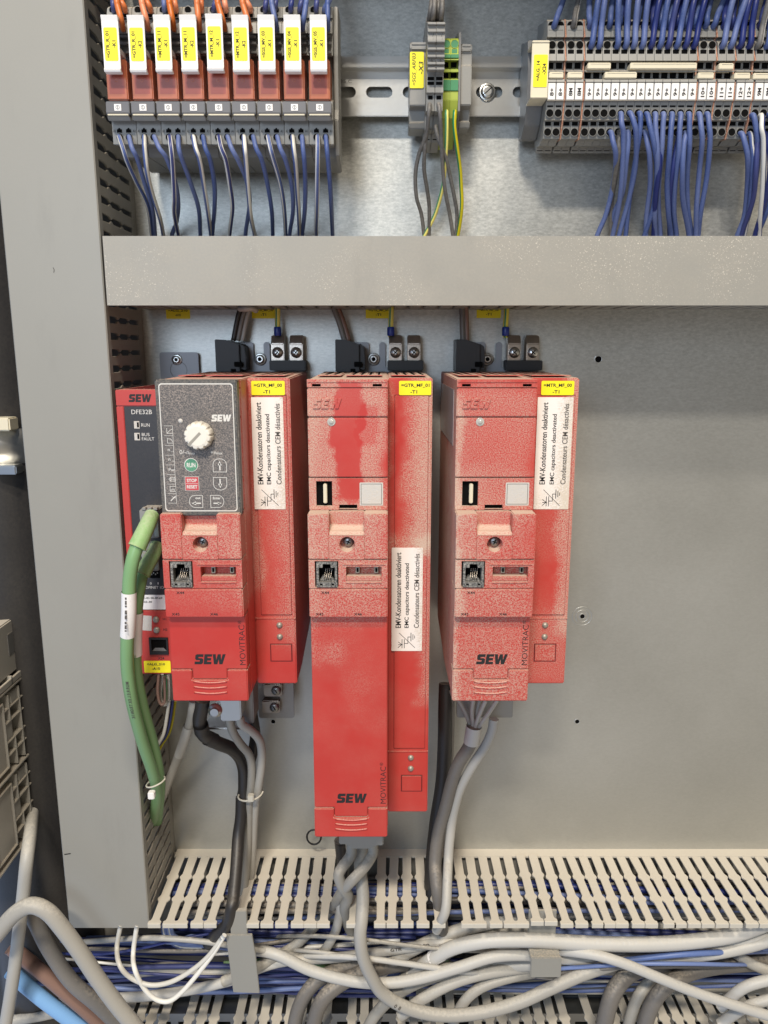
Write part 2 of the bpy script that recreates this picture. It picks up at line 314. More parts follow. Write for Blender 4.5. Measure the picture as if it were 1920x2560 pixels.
    def line(s, pts, wd, y, m, closed=False):
        """flat printed line in the XZ plane"""
        pts = [Vector((p[0], p[1])) for p in pts]
        if closed: pts = pts + [pts[0]]
        for a, b in zip(pts, pts[1:]):
            d = (b - a).normalized() * wd / 2; n = Vector((-d.y, d.x))
            c = [a - d + n, a - d - n, b + d - n, b + d + n]; s.add([(p.x, y, p.y) for p in c], [[0, 1, 2, 3]], m); y -= 0.002
        return s
    def build(s, name, parent=None, org=None):
        o = org if org is not None else (ORG.get(parent.name, Vector((0, 0, 0))) if parent else Vector((0, 0, 0)))
        me = bpy.data.meshes.new(name); me.from_pydata([((v[0] - o[0]) * MM * CAM_SCALE, (v[1] - o[1]) * MM * CAM_SCALE, (v[2] - o[2]) * MM * CAM_SCALE) for v in s.v], [], s.f)
        for m in s.mats: me.materials.append(m)
        me.polygons.foreach_set('material_index', s.m); me.polygons.foreach_set('use_smooth', s.sm); me.update()
        ob = bpy.data.objects.new(name, me); COL.objects.link(ob)
        if parent: ob.parent = parent; ORG[ob.name] = Vector(o)
        else: ob.location = Vector(o) * MM * CAM_SCALE; ORG[ob.name] = Vector(o)
        return ob
ORG = {}
CAM_SCALE = 1.0   # scale of the section being built about the camera at the origin
def rr_poly(x0, x1, z0, z1, r, n=4):
    P = []
    for cx, cz, a0 in ((x1 - r, z1 - r, 0), (x0 + r, z1 - r, 90), (x0 + r, z0 + r, 180), (x1 - r, z0 + r, 270)):
        for k in range(n + 1):
            a = math.radians(a0 + 90 * k / n); P.append((cx + r * math.cos(a), cz + r * math.sin(a)))
    return P
def smooth_path(P, sub):
    if len(P) == 2: return [P[0].lerp(P[1], k / 3) for k in range(4)]
    Q = [P[0] * 2 - P[1]] + P + [P[-1] * 2 - P[-2]]; out = []
    for i in range(1, len(Q) - 2):
        a, b, c, d = Q[i - 1], Q[i], Q[i + 1], Q[i + 2]
        for k in range(sub):
            t = k / sub; out.append(0.5 * ((2 * b) + (c - a) * t + (2 * a - 5 * b + 4 * c - d) * t * t + (3 * b - a - 3 * c + d) * t ** 3))
    out.append(P[-1]); return out
def tag(o, label=None, cat=None, group=None, kind=None):
    if label: o['label'] = label
    if cat: o['category'] = cat
    if group: o['group'] = group
    if kind: o['kind'] = kind
    return o
def thing(name, org, label, cat, group=None):
    o = bpy.data.objects.new(name, None); COL.objects.link(o); o.empty_display_size = 0.01
    o.location = Vector(org) * MM * CAM_SCALE; ORG[o.name] = Vector(org); return tag(o, label, cat, group)
def copy_tree(o, org, parent=None):
    c = o.copy(); COL.objects.link(c)
    if parent is None: c.location = Vector(org) * MM * CAM_SCALE; ORG[c.name] = Vector(org)
    else: c.parent = parent; ORG[c.name] = Vector(org)
    for ch in [x for x in o.children]: copy_tree(ch, org, c)
    return c
ORD = ['first', 'second', 'third', 'fourth', 'fifth', 'sixth', 'seventh', 'eighth', 'ninth', 'tenth', 'eleventh', 'twelfth', 'thirteenth', 'fourteenth', 'fifteenth', 'sixteenth', 'seventeenth', 'eighteenth', 'nineteenth', 'twentieth', 'twenty-first', 'twenty-second', 'twenty-third', 'twenty-fourth', 'twenty-fifth', 'twenty-sixth']
def wire(name, pts, r, m, label, cat='wire', group=None, **kw):
    o = MB().tube(pts, r, m, **kw).build(name); return tag(o, label, cat, group)

# ------------------------------------------------------------------ setting
# cabinet behind, mounting plate
tag(MB().box(-700, 700, 760, 765, -900, 500, 'dark').build('back_wall'), kind='structure')
pl = MB()
pl.box(-248, 480, 650, 653, -760, 420, 'galv')
plate = pl.build('mounting_plate'); tag(plate, 'large bare galvanised steel mounting plate behind all the devices', 'mounting plate')
for nm, (x, y), r in (('h', (1496, 898), 2.6), ('h', (1456, 1541), 2.0), ('h', (1443, 1804), 1.9), ('h', (683, 1804), 1.9)):
    b = MB(); c = q(x, y, 649.9); b.disc(c, r, 'hole', 20); b.lathe(c, [(r, 0), (r + 0.5, 0.25), (r + 0.9, 0)], 'galv', 20, cap=False); b.build('screw_hole', plate)
b = MB(); c = q(1456, 1541, 649.9)
for rr in (5.6, 8.6): b.lathe(c, [(rr - 0.6, 0), (rr, 0.35), (rr + 0.6, 0)], 'galv', 32, cap=False)
b.build('stamped_ring', plate)

# ------------------------------------------------------------------ cable ducts
PITCH = 11.75
def finger_poly(x, L, tip=True, hw=3.75):
    """outline in (across, along) starting at base 0 to L"""
    g = 5.35
    A = L / 3.05
    pr = [(hw, 0), (hw + 0.3, 0.8), (hw + 0.2, A - 4), (g, A - 0.5), (g, A + 0.8), (hw, A + 3.5), (hw, 2 * A - 4), (g, 2 * A - 0.8), (g, 2 * A + 0.8), (hw - 0.2, 2 * A + 4), (hw - 0.5, L - 6), (hw, L - 3.6), (g, L - 2.6), (g, L)]
    if not tip: pr = [p for p in pr if p[1] < L - 2.7] + [(hw, L - 2)]
    return [(x + a, s) for a, s in pr] + [(x - a, s) for a, s in pr[::-1]]
def slotted_wall(b, axis, pos, a0, a1, D_back, D_front, m, skip=(), half=(), strip=11, thick=1.6, n0=0, raise_=()):
    """wall of fingers from the plate towards the camera; axis 'Z': horizontal wall at z=pos along x a0..a1; axis 'X': vertical wall at x=pos along z a0..a1"""
    L = D_back - D_front - strip
    n = int((a1 - a0) / PITCH)
    if axis == 'Z': b.box(a0, a1, D_back - strip, D_back, pos - thick / 2, pos + thick / 2, m)
    else: b.box(pos - thick / 2, pos + thick / 2, D_back - strip, D_back, a0, a1, m)
    for k in range(n):
        c = a0 + (k + 0.5) * PITCH
        bend = random.uniform(-0.012, 0.012) + (random.choice([-1, 1]) * 0.03 if random.random() < 0.08 else 0)
        if any(abs(c - s) < PITCH * 0.5 for s in skip): continue
        P = finger_poly(c, L)
        if any(abs(c - s) < PITCH * 0.5 for s in half): P = [p for p in P if p[1] > L * 0.45]
        rz = 0
        if any(abs(c - s) < PITCH * 0.5 for s in raise_): rz = 2.2
        pts = [(p[0] + (bend * p[1] if D_front == 553 else 0), D_back - strip + 0.01 - p[1]) for p in P]
        jit = random.uniform(-0.15, 0.15)
        if axis == 'Z' and D_front == 553: b.box(c - 5.3 + bend * L, c + 5.3 + bend * L, D_front - 0.9, D_front + 0.9, pos - 3.4 + rz, pos + thick / 2 + rz, m, 0.3, 1)
        if axis == 'Z': b.prism(pts, pos - thick / 2 + rz + jit, pos + thick / 2 + rz + jit, m, 0.25, axis='Z', seg=1)
        else:
            b.prism([(p[1], p[0]) for p in pts], pos - thick / 2 + jit, pos + thick / 2 + jit, m, 0.25, axis='X', seg=1)

# vertical duct on the left
vd = thing('cable_duct', (-229, 650, -470), 'tall vertical grey plastic cable duct with smooth closed cover on the left', 'cable duct', 'cable ducts')
b = MB(); b.prism([(-263, 566), (-263, 559.6), (-262.2, 558.8), (-196.8, 558.8), (-196, 559.6), (-196, 566), (-197.4, 566), (-197.4, 560.4), (-261.6, 560.4), (-261.6, 566)], -470.5, 470, 'duct', axis='Z')
b.build('cover', vd)
b = MB(); b.box(-246, -208, 559.6, 558.7, 2, 7, 'ink'); 
b = MB(); slotted_wall(b, 'X', -199, -470, 460, 650, 566, 'ductw'); slotted_wall(b, 'X', -260, -470, 460, 650, 566, 'ductw'); b.build('slotted_wall', vd)
MB().box(-261, -198, 648.4, 649.8, -470, 460, 'ductw').build('base', vd)
b = MB(); p = q(134, 675, 558.6); b.line([(p.x, p.z - 1.6), (p.x + 0.4, p.z + 0.2), (p.x - 0.2, p.z + 1.6)], 0.35, 558.6, 'ink'); p = q(168, 2135, 558.6); b.line([(p.x - 2, p.z - 0.4), (p.x + 2.4, p.z + 0.3)], 0.9, 558.6, 'ink'); b.build('scuff_mark', vd)
# horizontal duct across the middle
hd = thing('cable_duct', (60, 650, 55), 'horizontal grey cable duct with smooth dusty cover between terminals and red drives', 'cable duct', 'cable ducts')
b = MB(); b.prism([(555.2, 78.4), (555.2, 32.4), (562, 32.4), (562, 33.6), (556.6, 33.6), (556.6, 77.2), (562, 77.2), (562, 78.4)], -193.2, 480, 'ductc', axis='X'); b.build('cover', hd)
b = MB(); slotted_wall(b, 'Z', 35.2, -193, 470, 650, 560, 'ductw'); slotted_wall(b, 'Z', 76.4, -193, 470, 650, 560, 'ductw')
b.build('slotted_wall', hd)
MB().box(-193, 470, 648.4, 649.8, 35.8, 75.6, 'ductw').build('base', hd)
b = MB()  # unseen thick tubes added inside closed ducts, blocking light through the slots
for zc0, zc1 in ((40, 74), (279, 318)):
    for i in range(5):
        for j in range(3): b.tube([(-190 + 165 * k, 570 + i * 16 + random.uniform(-2, 2), zc0 + 5 + j * 12 + random.uniform(-2, 2)) for k in range(5)], 7.6, 'blued' if (i + j) % 3 else 'cable', n=10, sub=3)
tag(b.build('light_stop_wires'), 'unseen packed wires added inside the closed horizontal ducts to block light', kind='stuff')
# bottom duct, open
ZB = -462.0
bd = thing('cable_duct', (60, 650, -540), 'wide horizontal cream slotted cable duct without cover at the bottom, full of cables', 'cable duct', 'cable ducts')
def tipx(X, x): return q(x, 2300, 553).x
skips = [tipx(0, x) for x in (575, 600 + 590 / 2.37, 600 + 755 / 2.37, 600 + 1222 / 2.37)]
b = MB(); slotted_wall(b, 'Z', ZB, -196, 480, 650, 553, 'ductb', skip=skips, half=[tipx(0, 881)], raise_=[tipx(0, x) for x in (1357, 1393)]); 
b.build('slotted_wall', bd)
b = MB(); slotted_wall(b, 'Z', -612, -330, 480, 650, 553, 'ductb', skip=[-250, -190, -150, -40, 10, 80, 180, 205]); b.build('slotted_wall', bd)
MB().box(-330, 480, 646, 648, -611, ZB - 1, 'ductw').build('base', bd)

# ------------------------------------------------------------------ DIN rail and its fixing screw
rail = thing('mounting_rail', (0, 640, 195), 'horizontal zinc plated steel rail with long slots carrying the relays and terminals', 'rail')
b = MB(); holes = []
hz0, hz1 = g2(0, 812, 643).z, g2(0, 720, 643).z; hr = (hz1 - hz0) / 2; x = -13.8 - 28.1 * 7
while x < 470:
    holes.append((x, x + 20.3, hz0, hz1)); x += 28.1
b.plate(-196, 480, 183, 211, 642.5, 644, holes, 'steel')
for h in holes:
    for sx, cx in ((1, h[1]), (-1, h[0])):
        cz = (h[2] + h[3]) / 2; arc = [(cx + sx * (-hr + hr * math.sin(math.pi * k / 10)), 642.46, cz + hr * math.cos(math.pi * k / 10)) for k in range(11)]
        up = (cx, 642.46, h[3]); dn = (cx, 642.46, h[2])
        for k in range(5): b.add([up, arc[k], arc[k + 1]], [[0, 1, 2]], 'steel')
        for k in range(5, 10): b.add([dn, arc[k], arc[k + 1]], [[0, 1, 2]], 'steel')
b.box(-196, 480, 635, 644, 182, 183.4, 'steel', 0.3); b.box(-196, 480, 635, 644, 210.2, 211.6, 'steel', 0.3)
b.box(-196, 480, 634.6, 636, 176.2, 183.4, 'steel', 0.5); b.box(-196, 480, 634.6, 636, 210.2, 218, 'steel', 0.5)
p = g2(150, 672, 642); b.text('35 C', p.x, p.z, 642.3, 2.6, 'screwm', w=9, bold=0.02)
b.build('rail_profile', rail)
# next duct above the picture
ud = thing('cable_duct', (60, 650, 300), 'upper horizontal grey cable duct just above the picture', 'cable duct', 'cable ducts')
MB().box(-193.2, 480, 555, 557, 272, 322, 'duct', 0.5).build('cover', ud)
b = MB(); slotted_wall(b, 'Z', 275, -193, 470, 650, 560, 'ductw'); b.build('slotted_wall', ud)
def pan_screw(c, r, name, label, parent=None, hexs=False, m='steel', slot=True):
    b = MB(); ax = (0, -1, 0)
    b.lathe(c, [(r * 1.32, 0), (r * 1.32, 0.7), (r * 1.28, 0.9), (r * 1.0, 0.9)], m, 24, cap=False)
    b.lathe(c, [(r, 0.8), (r, 2.0), (r * 0.92, 2.6), (r * 0.6, 2.8)], m, 6 if hexs == 2 else 24)
    y = c.y - 2.85
    if hexs == 1: b.disc((c.x, y, c.z), r * 0.5, 'hole', 6)
    elif slot:
        R = Matrix.Rotation(math.radians(38), 3, 'Y')
        b.box(c.x - r * 0.85, c.x + r * 0.85, y - 0.03, y + 0.3, c.z - 0.35, c.z + 0.35, 'hole', rot=('Y', -40))
    else:
        b.box(c.x - r * 0.55, c.x + r * 0.55, y - 0.03, y + 0.3, c.z - 0.3, c.z + 0.3, 'hole', rot=('Y', 30)); b.box(c.x - r * 0.55, c.x + r * 0.55, y - 0.05, y + 0.3, c.z - 0.3, c.z + 0.3, 'hole', rot=('Y', 120))
    o = b.build(name, parent)
    if not parent: tag(o, label, 'screw')
    return o
pan_screw(g2(1320, 765, 642), 4.9, 'screw', 'slotted round head screw fixing the rail beside the green and yellow terminals')

# ------------------------------------------------------------------ relays
CAM_SCALE = 1.065
RW = 15.3; RX0 = -169.0
relay_txt = [('=GTR_R_01', '-K1'), ('=GTR_R_01', '-K2'), ('=MTR_M_11', '-K1'), ('=MTR_M_11', '-K2'), ('=MTR_M_12', '-K1'), ('=MTR_M_12', '-K2'), ('=SGS_MV_03', '-K1'), ('=SGS_MV_04', '-K1'), ('=SGS_MV_05', '-K1')]
zy = lambda yz, D: g1(0, yz, D).z
def relay_label(i): return 'orange relay in grey socket whose yellow tag reads %s %s' % (relay_txt[i][0].replace('=', ''), relay_txt[i][1].replace('-', ''))
R0 = thing('relay_module', (RX0, 600, 186), relay_label(0), 'relay', 'row of orange plug-in relays on the rail')
b = MB(); x0, x1 = RX0 + 0.12, RX0 + RW - 0.12
prof = [(598, 208), (524, zy(42, 524)), (521.5, zy(50, 521.5)), (519, zy(110, 519)), (523, zy(112, 523)), (521, zy(130, 521)), (516, zy(140, 516)), (515, zy(205, 515)), (521, zy(212, 521)), (519, zy(340, 519)), (530, zy(350, 530)), (530, zy(610, 530)), (511, zy(620, 511)), (511, zy(735, 511)), (516, zy(736, 516)), (516.6, zy(882, 516.6)), (538, zy(905, 538)), (540, zy(960, 540)), (598, 128)]
b.prism(prof, x0, x1, 'grey', 0.25, axis='X')
xc = (x0 + x1) / 2
# clip ribs of the middle
for yz in (218, 262, 318): z = zy(yz, 517); b.box(x0 + 0.6, x1 - 0.6, 516.4, 522, z - 1.0, z + 0.6, 'dgrey', 0.3)
b.box(xc - 0.25, xc + 0.25, 516.2, 519, zy(335, 517), zy(215, 517), 'hole')
for dx in (-3.9, 3.6):
    z = zy(62, 521); b.lathe((xc + dx, 520.8, z), [(2.3, 0.0), (2.3, 0.3), (1.9, 0.35)], 'grey', 16, cap=False); b.disc((xc + dx, 520.4, z), 1.95, 'hole', 16)
z = zy(172, 515.4); b.lathe((xc + 3.4, 515.6, z), [(2.3, 0.0), (2.3, 0.3), (1.9, 0.35)], 'grey', 16, cap=False); b.disc((xc + 3.4, 515.2, z), 1.95, 'hole', 16)
z = zy(97, 519.4); b.box(xc + 2.2, xc + 4.8, 519, 522, z - 0.8, z + 0.9, 'hole')
for k in (-1, 1):
    cx = xc + k * 2.85 - 0.2; z = zy(795, 516.2); b.prism([(cx - 1.6, z - 1.3), (cx + 1.6, z - 1.3), (cx + 1.5, z + 0.5), (cx + 0.7, z + 0.6), (cx + 0.4, z + 1.3), (cx - 0.4, z + 1.3), (cx - 0.7, z + 0.6), (cx - 1.5, z + 0.5)], 515.9, 516.6, 'hole')
    z = zy(838, 516.4); b.lathe((cx, 516.6, z), [(2.35, 0), (2.35, 0.5), (2.0, 0.55)], 'grey', 18, cap=False); b.disc((cx, 516.0, z), 2.02, 'hole', 18)
b.text('A2', x0 + 1.35, zy(800, 516.2), 515.95, 1.5, 'ink', w=1.5); b.text('A1', x1 - 1.5, zy(800, 516.2), 515.95, 1.5, 'ink', w=1.5)
b.build('socket', R0)
b = MB(); zt, zb = zy(360, 508), zy(610, 508); b.box(xc - 6.4, xc + 6.2, 508, 530, zb, zt, 'orange', 0.7, 3)
b.box(xc - 4.9, xc + 4.4, 507.93, 508.3, zb + 3.4, zt - 3.5, 'orangei')
b.lathe((xc - 0.3, 507.95, zy(490, 508)), [(0.75, 0), (0.95, 0.15), (1.1, 0)], 'orange', 14, cap=False)
for dx in (-1.4, 1.2): b.lathe((xc + dx, 507.95, zy(452, 508)), [(0.75, 0), (0.9, 0.1), (1.0, 0)], 'orangei', 14, cap=False)
b.build('relay_case', R0)
b = MB(); zt, zb = zy(618, 506.5), zy(700, 506.5)
b.prism([(506.5, zt), (513, zt + 0.6), (513, zb), (507, zb), (506.2, zb + 1)], x0 + 0.3, x1 - 0.6, 'clear', 0.3, axis='X')
b.box(x0 + 1.0, x1 - 1.3, 505.8, 507.4, zb - 0.6, zb + 0.3, 'cream', 0.3)
b.prism([(506.5, zb - 0.7), (511, zb - 0.7), (512, zy(735, 512)), (509.5, zy(738, 509.5))], x0 + 0.4, x1 - 0.9, 'grey', 0.3, axis='X')
cl = b.build('retaining_lever', R0)
b = MB(); z = zy(655, 506); b.box(xc - 2.1, xc + 2.1, 505.9, 506.4, z - 1.9, z + 1.9, 'paper', 0.1); b.lathe((xc, 505.88, z), [(0.9, 0), (0.9, 0.03), (1.25, 0.03), (1.25, 0)], 'cabgrey', 16, cap=False); b.box(xc - 0.2, xc + 0.2, 505.82, 505.9, z - 1.2, z + 1.2, 'cabgrey'); b.build('symbol_tag', R0)
relays = [R0]
for i in range(1, 9):
    r = copy_tree(R0, (RX0 + i * RW, 600, 186)); tag(r, relay_label(i)); relays.append(r)
for i, r in enumerate(relays):
    dx = i * RW; tilt = (0, 0, 0, 0, 0.3, 0, 0.2, 0.2, 0.0)[i]; up = (0, -0.1, 0.1, 0.1, 0.6, 0, 0.1, 0.1, 0.1)[i] if i else 0
    xa, xb = RX0 + 3.0 + dx, RX0 + 12.8 + dx; zt = zy(92, 500) + up; zb = zy(438, 502) + up
    b = MB(); b.prism([(499.3, zt), (503, zt + 0.3), (515, zt), (515, zt - 1.2), (501.8, zt - 1.4), (501.6, zb + 1), (504, zb - 0.1), (504, zb - 0.9), (500, zb - 0.7), (499.3, zb + 0.6), (500.4, zb + 1.8), (500.4, zt - 3)], xa, xb, 'white', 0.2, axis='X')
    # sits on the socket by a short foot
    b.box(xa + 2, xb - 2, 501.5, 518, zb + 12, zb + 15, 'white')
    o = b.build('marker_carrier', r)
    zl0, zl1 = zy(370, 500) + up, zy(166, 500) + up
    b = MB(); xm = (xa + xb) / 2 + 0.0; b.rrect(xm - 3.9, xm + 3.9, zl0, zl1, 500.15, 500.4, 0.9, 'yellow'); 
    b.text(relay_txt[i][0], xm - 1.7, (zl0 + zl1) / 2 - 0.3, 500.1, 2.35, 'ink', rot=90, w=14.2, bold=0.03); b.text(relay_txt[i][1], xm + 1.9, (zl0 + zl1) / 2, 500.1, 2.1, 'ink', rot=90, w=3.9, bold=0.03)
    b.build('name_tag', o)
# end plate of the row
b = MB(); b.prism([(560, 213), (540, 212), (525, 208), (523, 180), (526, 150), (522, 143), (530, 124), (560, 120)], -31.1, -28.6, 'grey', 0.4, axis='X')
tag(b.build('end_plate'), 'thin grey end plate closing the row of orange relays on the right', 'end plate')
# wires under the relays
RWIRE = [
 [(240, 838), (262, 905), (290, 990), (345, 1110), (415, 1260), (440, 1445)], [(300, 838), (318, 905), (350, 970), (395, 1120), (445, 1290), (460, 1445)],
 [(392, 838), (394, 905), (410, 1050), (440, 1180), (490, 1340), (510, 1445)], [(455, 838), (485, 905), (530, 970), (580, 1110), (600, 1240), (590, 1350), (560, 1445)],
 [(548, 838), (556, 905), (565, 1000), (575, 1200), (575, 1300), (602, 1445)], [(600, 838), (603, 905), (625, 980), (680, 1130), (725, 1280), (735, 1445)],
 [(692, 838), (705, 905), (730, 980), (755, 1130), (780, 1290), (800, 1445)], [(752, 838), (765, 905), (795, 980), (820, 1130), (820, 1280), (808, 1445)],
 [(848, 838), (862, 905), (890, 980), (915, 1130), (930, 1270), (912, 1445)], [(902, 838), (925, 905), (965, 980), (1015, 1100), (1035, 1240), (1008, 1445)],
 [(1000, 838), (1005, 905), (1012, 980), (1025, 1150), (1042, 1320), (1068, 1445)], [(1058, 838), (1075, 905), (1110, 980), (1145, 1130), (1170, 1290), (1177, 1445)],
 [(1148, 838), (1162, 905), (1180, 970), (1220, 1110), (1245, 1270), (1256, 1445)], [(1205, 838), (1222, 905), (1255, 980), (1290, 1120), (1300, 1280), (1278, 1445)],
 [(1297, 838), (1303, 905), (1315, 1000), (1325, 1150), (1335, 1300), (1340, 1445)], [(1355, 838), (1360, 905), (1370, 1000), (1375, 1150), (1370, 1300), (1356, 1445)],
 [(1450, 838), (1450, 905), (1448, 1050), (1445, 1250), (1440, 1445)], [(1500, 838), (1506, 905), (1515, 1000), (1530, 1200), (1541, 1445)]]
for i, P in enumerate(RWIRE):
    n = len(P); pts = [g1(P[0][0], P[0][1] - 2, 519)]
    for k, (a, c) in enumerate(P):
        D = (514.0, 509, 514, 535, 560, 590, 600)[min(k, 6)] if k < n - 1 else 598
        if k: pts.append(g1(a, c, D))
        else: pts.append(g1(a, c, 513.5))
    pts.append(pts[-1] + Vector((0, 6, -14)))
    j = i // 2; side = 'left' if i % 2 == 0 else 'right'
    lab = ('blue and white striped wire' if i % 2 == 0 else 'plain blue wire') + ' hanging from the %s hole of the %s relay' % (side, ORD[j])
    wire('wire', pts, 1.45, 'blue' if i % 2 else ('whitew' if i in (4, 8) else 'blue'), lab, group='wires below the relays', n=10, stripe=(('whitew', (0, 1, 2, 5)) if i not in (4, 8) else ('blued', (3, 4))) if i % 2 == 0 else None, a0=random.random() * 0.5 + (2.2 if i % 4 else 1.2))
# wires above the relays: (entry x, level, top x, colour)
TW = [(275, 0, 248, 'orangew'), (262, 1, 222, 'orangew'), (430, 0, 404, 'orangew'), (415, 1, 374, 'orangew'), (585, 0, 575, 'orangew'), (572, 1, 542, 'orangew'), (740, 0, 738, 'orangew'), (728, 1, 712, 'orangew'), (890, 0, 880, 'orangew'), (882, 1, 836, 'orangew'), (1040, 0, 1012, 'orangew'), (1035, 1, 988, 'orangew'),
      (205, 0, 200, 'blued'), (515, 0, 512, 'blue'), (815, 0, 828, 'blued'), (1130, 0, 1136, 'blued'), (1188, 0, 1195, 'blued'), (1200, 1, 1166, 'blue'), (1285, 0, 1292, 'blued'), (1340, 0, 1352, 'blued'), (1358, 1, 1380, 'blue'), (1440, 0, 1445, 'blued'), (1512, 1, 1510, 'blue'), (1490, 0, 1525, 'blue')]
for i, (ex, lv, tx, mm) in enumerate(TW):
    if lv == 0: pts = [g1(ex, 66, 524), g1(ex, 62, 517), g1(ex + (tx - ex) * 0.25, 40, 512), g1(tx, -8, 514), g1(tx, -120, 530), g1(tx, -260, 560)]
    else: pts = [g1(ex, 176, 519), g1(ex, 170, 510), g1(ex + (tx - ex) * 0.3, 115, 505), g1(tx + (ex - tx) * 0.2, 40, 506), g1(tx, -10, 508), g1(tx - 8, -120, 525), g1(tx - 10, -260, 560)]
    j = min(8, max(0, int((ex - 165) / 153)))
    wire('wire', pts, 1.55 if mm != 'orangew' else 1.75, mm, '%s wire entering the %s top hole of the %s relay%s' % ({'orangew': 'orange', 'blued': 'dark blue', 'blue': 'blue'}[mm], 'upper' if lv == 0 else 'lower', ORD[j], '' if mm == 'orangew' else (', left one' if (ex - 165 - 153 * j) < 76 else ', right one') if lv == 0 else ''), group='wires above the relays')

# ------------------------------------------------------------------ small middle terminal group
CAM_SCALE = 1.13
def dark_sq(b, x, y, z, wx, hz): b.box(x - wx / 2, x + wx / 2, y - 0.15, y + 0.4, z - hz / 2, z + hz / 2, 'hole')
def entry(b, x, y, z, r, m='grey', fill='hole'):
    b.lathe((x, y, z), [(r + 0.42, 0), (r + 0.38, 0.3), (r + 0.18, 0.34), (r + 0.15, 0.1)], m, 18, cap=False); b.disc((x, y - 0.14, z), r + 0.2, fill, 18)
def end_bracket(name, xa, xb, y_top, y_bot, D, label, mk=True, mat_='grey', shape=0):
    o = thing(name, ((xa + xb) / 2, 562, 186), label, 'end bracket', 'grey end brackets on the rail')
    b = MB(); zt = g2(0, y_top, D).z; zb = g2(0, y_bot, D).z; zc = (zt + zb) / 2
    b.prism([(562, zt + 1), (D + 4, zt), (D, zt - 2), (D, zt - 5), (D + 1.5, zt - 6), (D + 1.5, zt - 13), (D, zt - 14), (D, zb + 12), (D + 8, zb + 11), (D + 9, zb + 5), (D + 4, zb + 3), (D + 6, zb), (562, zb + 2)], xa, xb, mat_, 0.5, axis='X')
    b.box(xa + 1, xb - 1, D - 0.6, D + 1, zt - 3, zt - 1.5, mat_, 0.2); b.box(xa + 1, xb - 1, D - 0.3, D + 1, zt - 5.5, zt - 4.6, mat_, 0.2)
    b.build('clamp_body', o); return o
ebl = end_bracket('end_bracket', 16.3, 28.2, 330, 1045, 530, 'grey end bracket carrying a handwritten yellow tag, left of the terminals')
c = g2(737, 580, 529); b = MB(); b.rrect(c.x - 4.4, c.x + 4.4, c.z - 10.4, c.z + 10.4, 529.2, 529.7, 0.8, 'yellow')
b.text('=SGS_ARF03', c.x - 1.6, c.z, 529.1, 2.6, 'ink', rot=90, w=18.5, bold=0.01, shear=0.25); b.text('-X3', c.x + 2.6, c.z + 1, 529.1, 2.9, 'ink', rot=90, w=7, bold=0.015, shear=0.2); b.build('name_tag', ebl)
t0 = thing('feed_through_terminal', (g2(828, 0, 510).x, 562, 186), 'tall grey double level terminal directly right of the handwritten tag', 'terminal', 'tall grey double level terminals')
zf = lambda yz, D: g2(0, yz, D).z
X0 = g2(822, 500, 508).x; W3 = 5.2
b = MB(); b.prism([(562, 204), (524, zf(140, 524)), (522, zf(180, 522)), (506, zf(186, 506)), (505, zf(335, 505)), (507, zf(372, 507)), (506, zf(560, 506)), (513, zf(590, 513)), (512, zf(770, 512)), (515, zf(785, 515)), (516, zf(925, 516)), (528, zf(960, 528)), (530, zf(1080, 530)), (545, zf(1110, 545)), (548, zf(1180, 548)), (562, 133)], X0 + 0.1, X0 + W3 - 0.1, 'grey', 0.25, axis='X')
for ys in (200, 262, 345, 410, 470, 530, 575): z = zf(ys, 505.5); b.box(X0 + 0.15, X0 + W3 - 0.15, 503.6, 508, z - 0.9, z + 0.5, 'grey', 0.25)
b.text('+', X0 + W3 / 2 , zf(470, 505) - 2.2, 504.6, 1.6, 'ink', bold=0.02); b.text('/', X0 + W3 / 2 + 0.6, zf(300, 505), 503.2, 1.9, 'ink', bold=0.028)
for ys in (650, 690): dark_sq(b, X0 + W3 / 2, 512.4, zf(ys, 512), W3 - 1.2, 1.8)
dark_sq(b, X0 + W3 / 2, 515.2, zf(805, 515), 2.9, 2.6); entry(b, X0 + W3 / 2, 516, zf(868, 516), 1.95)
dark_sq(b, X0 + W3 / 2, 529, zf(990, 529), 2.9, 2.4); entry(b, X0 + W3 / 2, 530.2, zf(1050, 530), 1.95); dark_sq(b, X0 + W3 / 2, 547, zf(1150, 547), 3.2, 1.6)
b.build('housing', t0)
t1 = copy_tree(t0, (ORG[t0.name].x + W3, 562, 186)); tag(t1, 'tall grey double level terminal touching the green and yellow ones')
XG = X0 + 2 * W3 + 0.1
e0 = thing('earth_terminal', (XG, 562, 186), 'green and yellow earth terminal beside the tall grey terminals', 'terminal', 'green and yellow earth terminals')
b = MB(); b.prism([(562, 203), (532, zf(318, 532)), (530, zf(330, 530)), (530, zf(440, 530)), (528, zf(470, 528)), (527, zf(500, 527)), (534, zf(505, 534)), (534, zf(570, 534)), (528, zf(575, 528)), (528, zf(600, 528)), (534, zf(605, 534)), (534, zf(650, 534)), (528, zf(655, 528)), (528, zf(830, 528)), (532, zf(985, 532)), (540, zf(1070, 540)), (562, 135)], XG, XG + 5.1, 'ylgn', 0.25, axis='X')
for ys in (540, 625): b.box(XG + 0.7, XG + 4.4, 533.6, 536, zf(ys + 22, 534), zf(ys - 22, 534), 'hole')
b.box(XG + 0.05, XG + 5.05, 526.6, 529, zf(470, 528) - 1.2, zf(470, 528) + 1, 'gnyg', 0.2); b.box(XG + 0.05, XG + 5.05, 527.2, 529, zf(755, 528), zf(665, 528), 'gnyg', 0.2)
entry(b, XG + 2.6, 530, zf(365, 530), 2.15, 'ylgn', 'gnyg'); b.box(XG + 0.9, XG + 4.2, 529.8, 530.4, zf(445, 530), zf(408, 530), 'gnyg')
dark_sq(b, XG + 2.6, 530.0, zf(866, 530), 2.9, 2.4); entry(b, XG + 2.6, 531.8, zf(930, 531), 2.1, 'ylgn')
b.build('housing', e0)
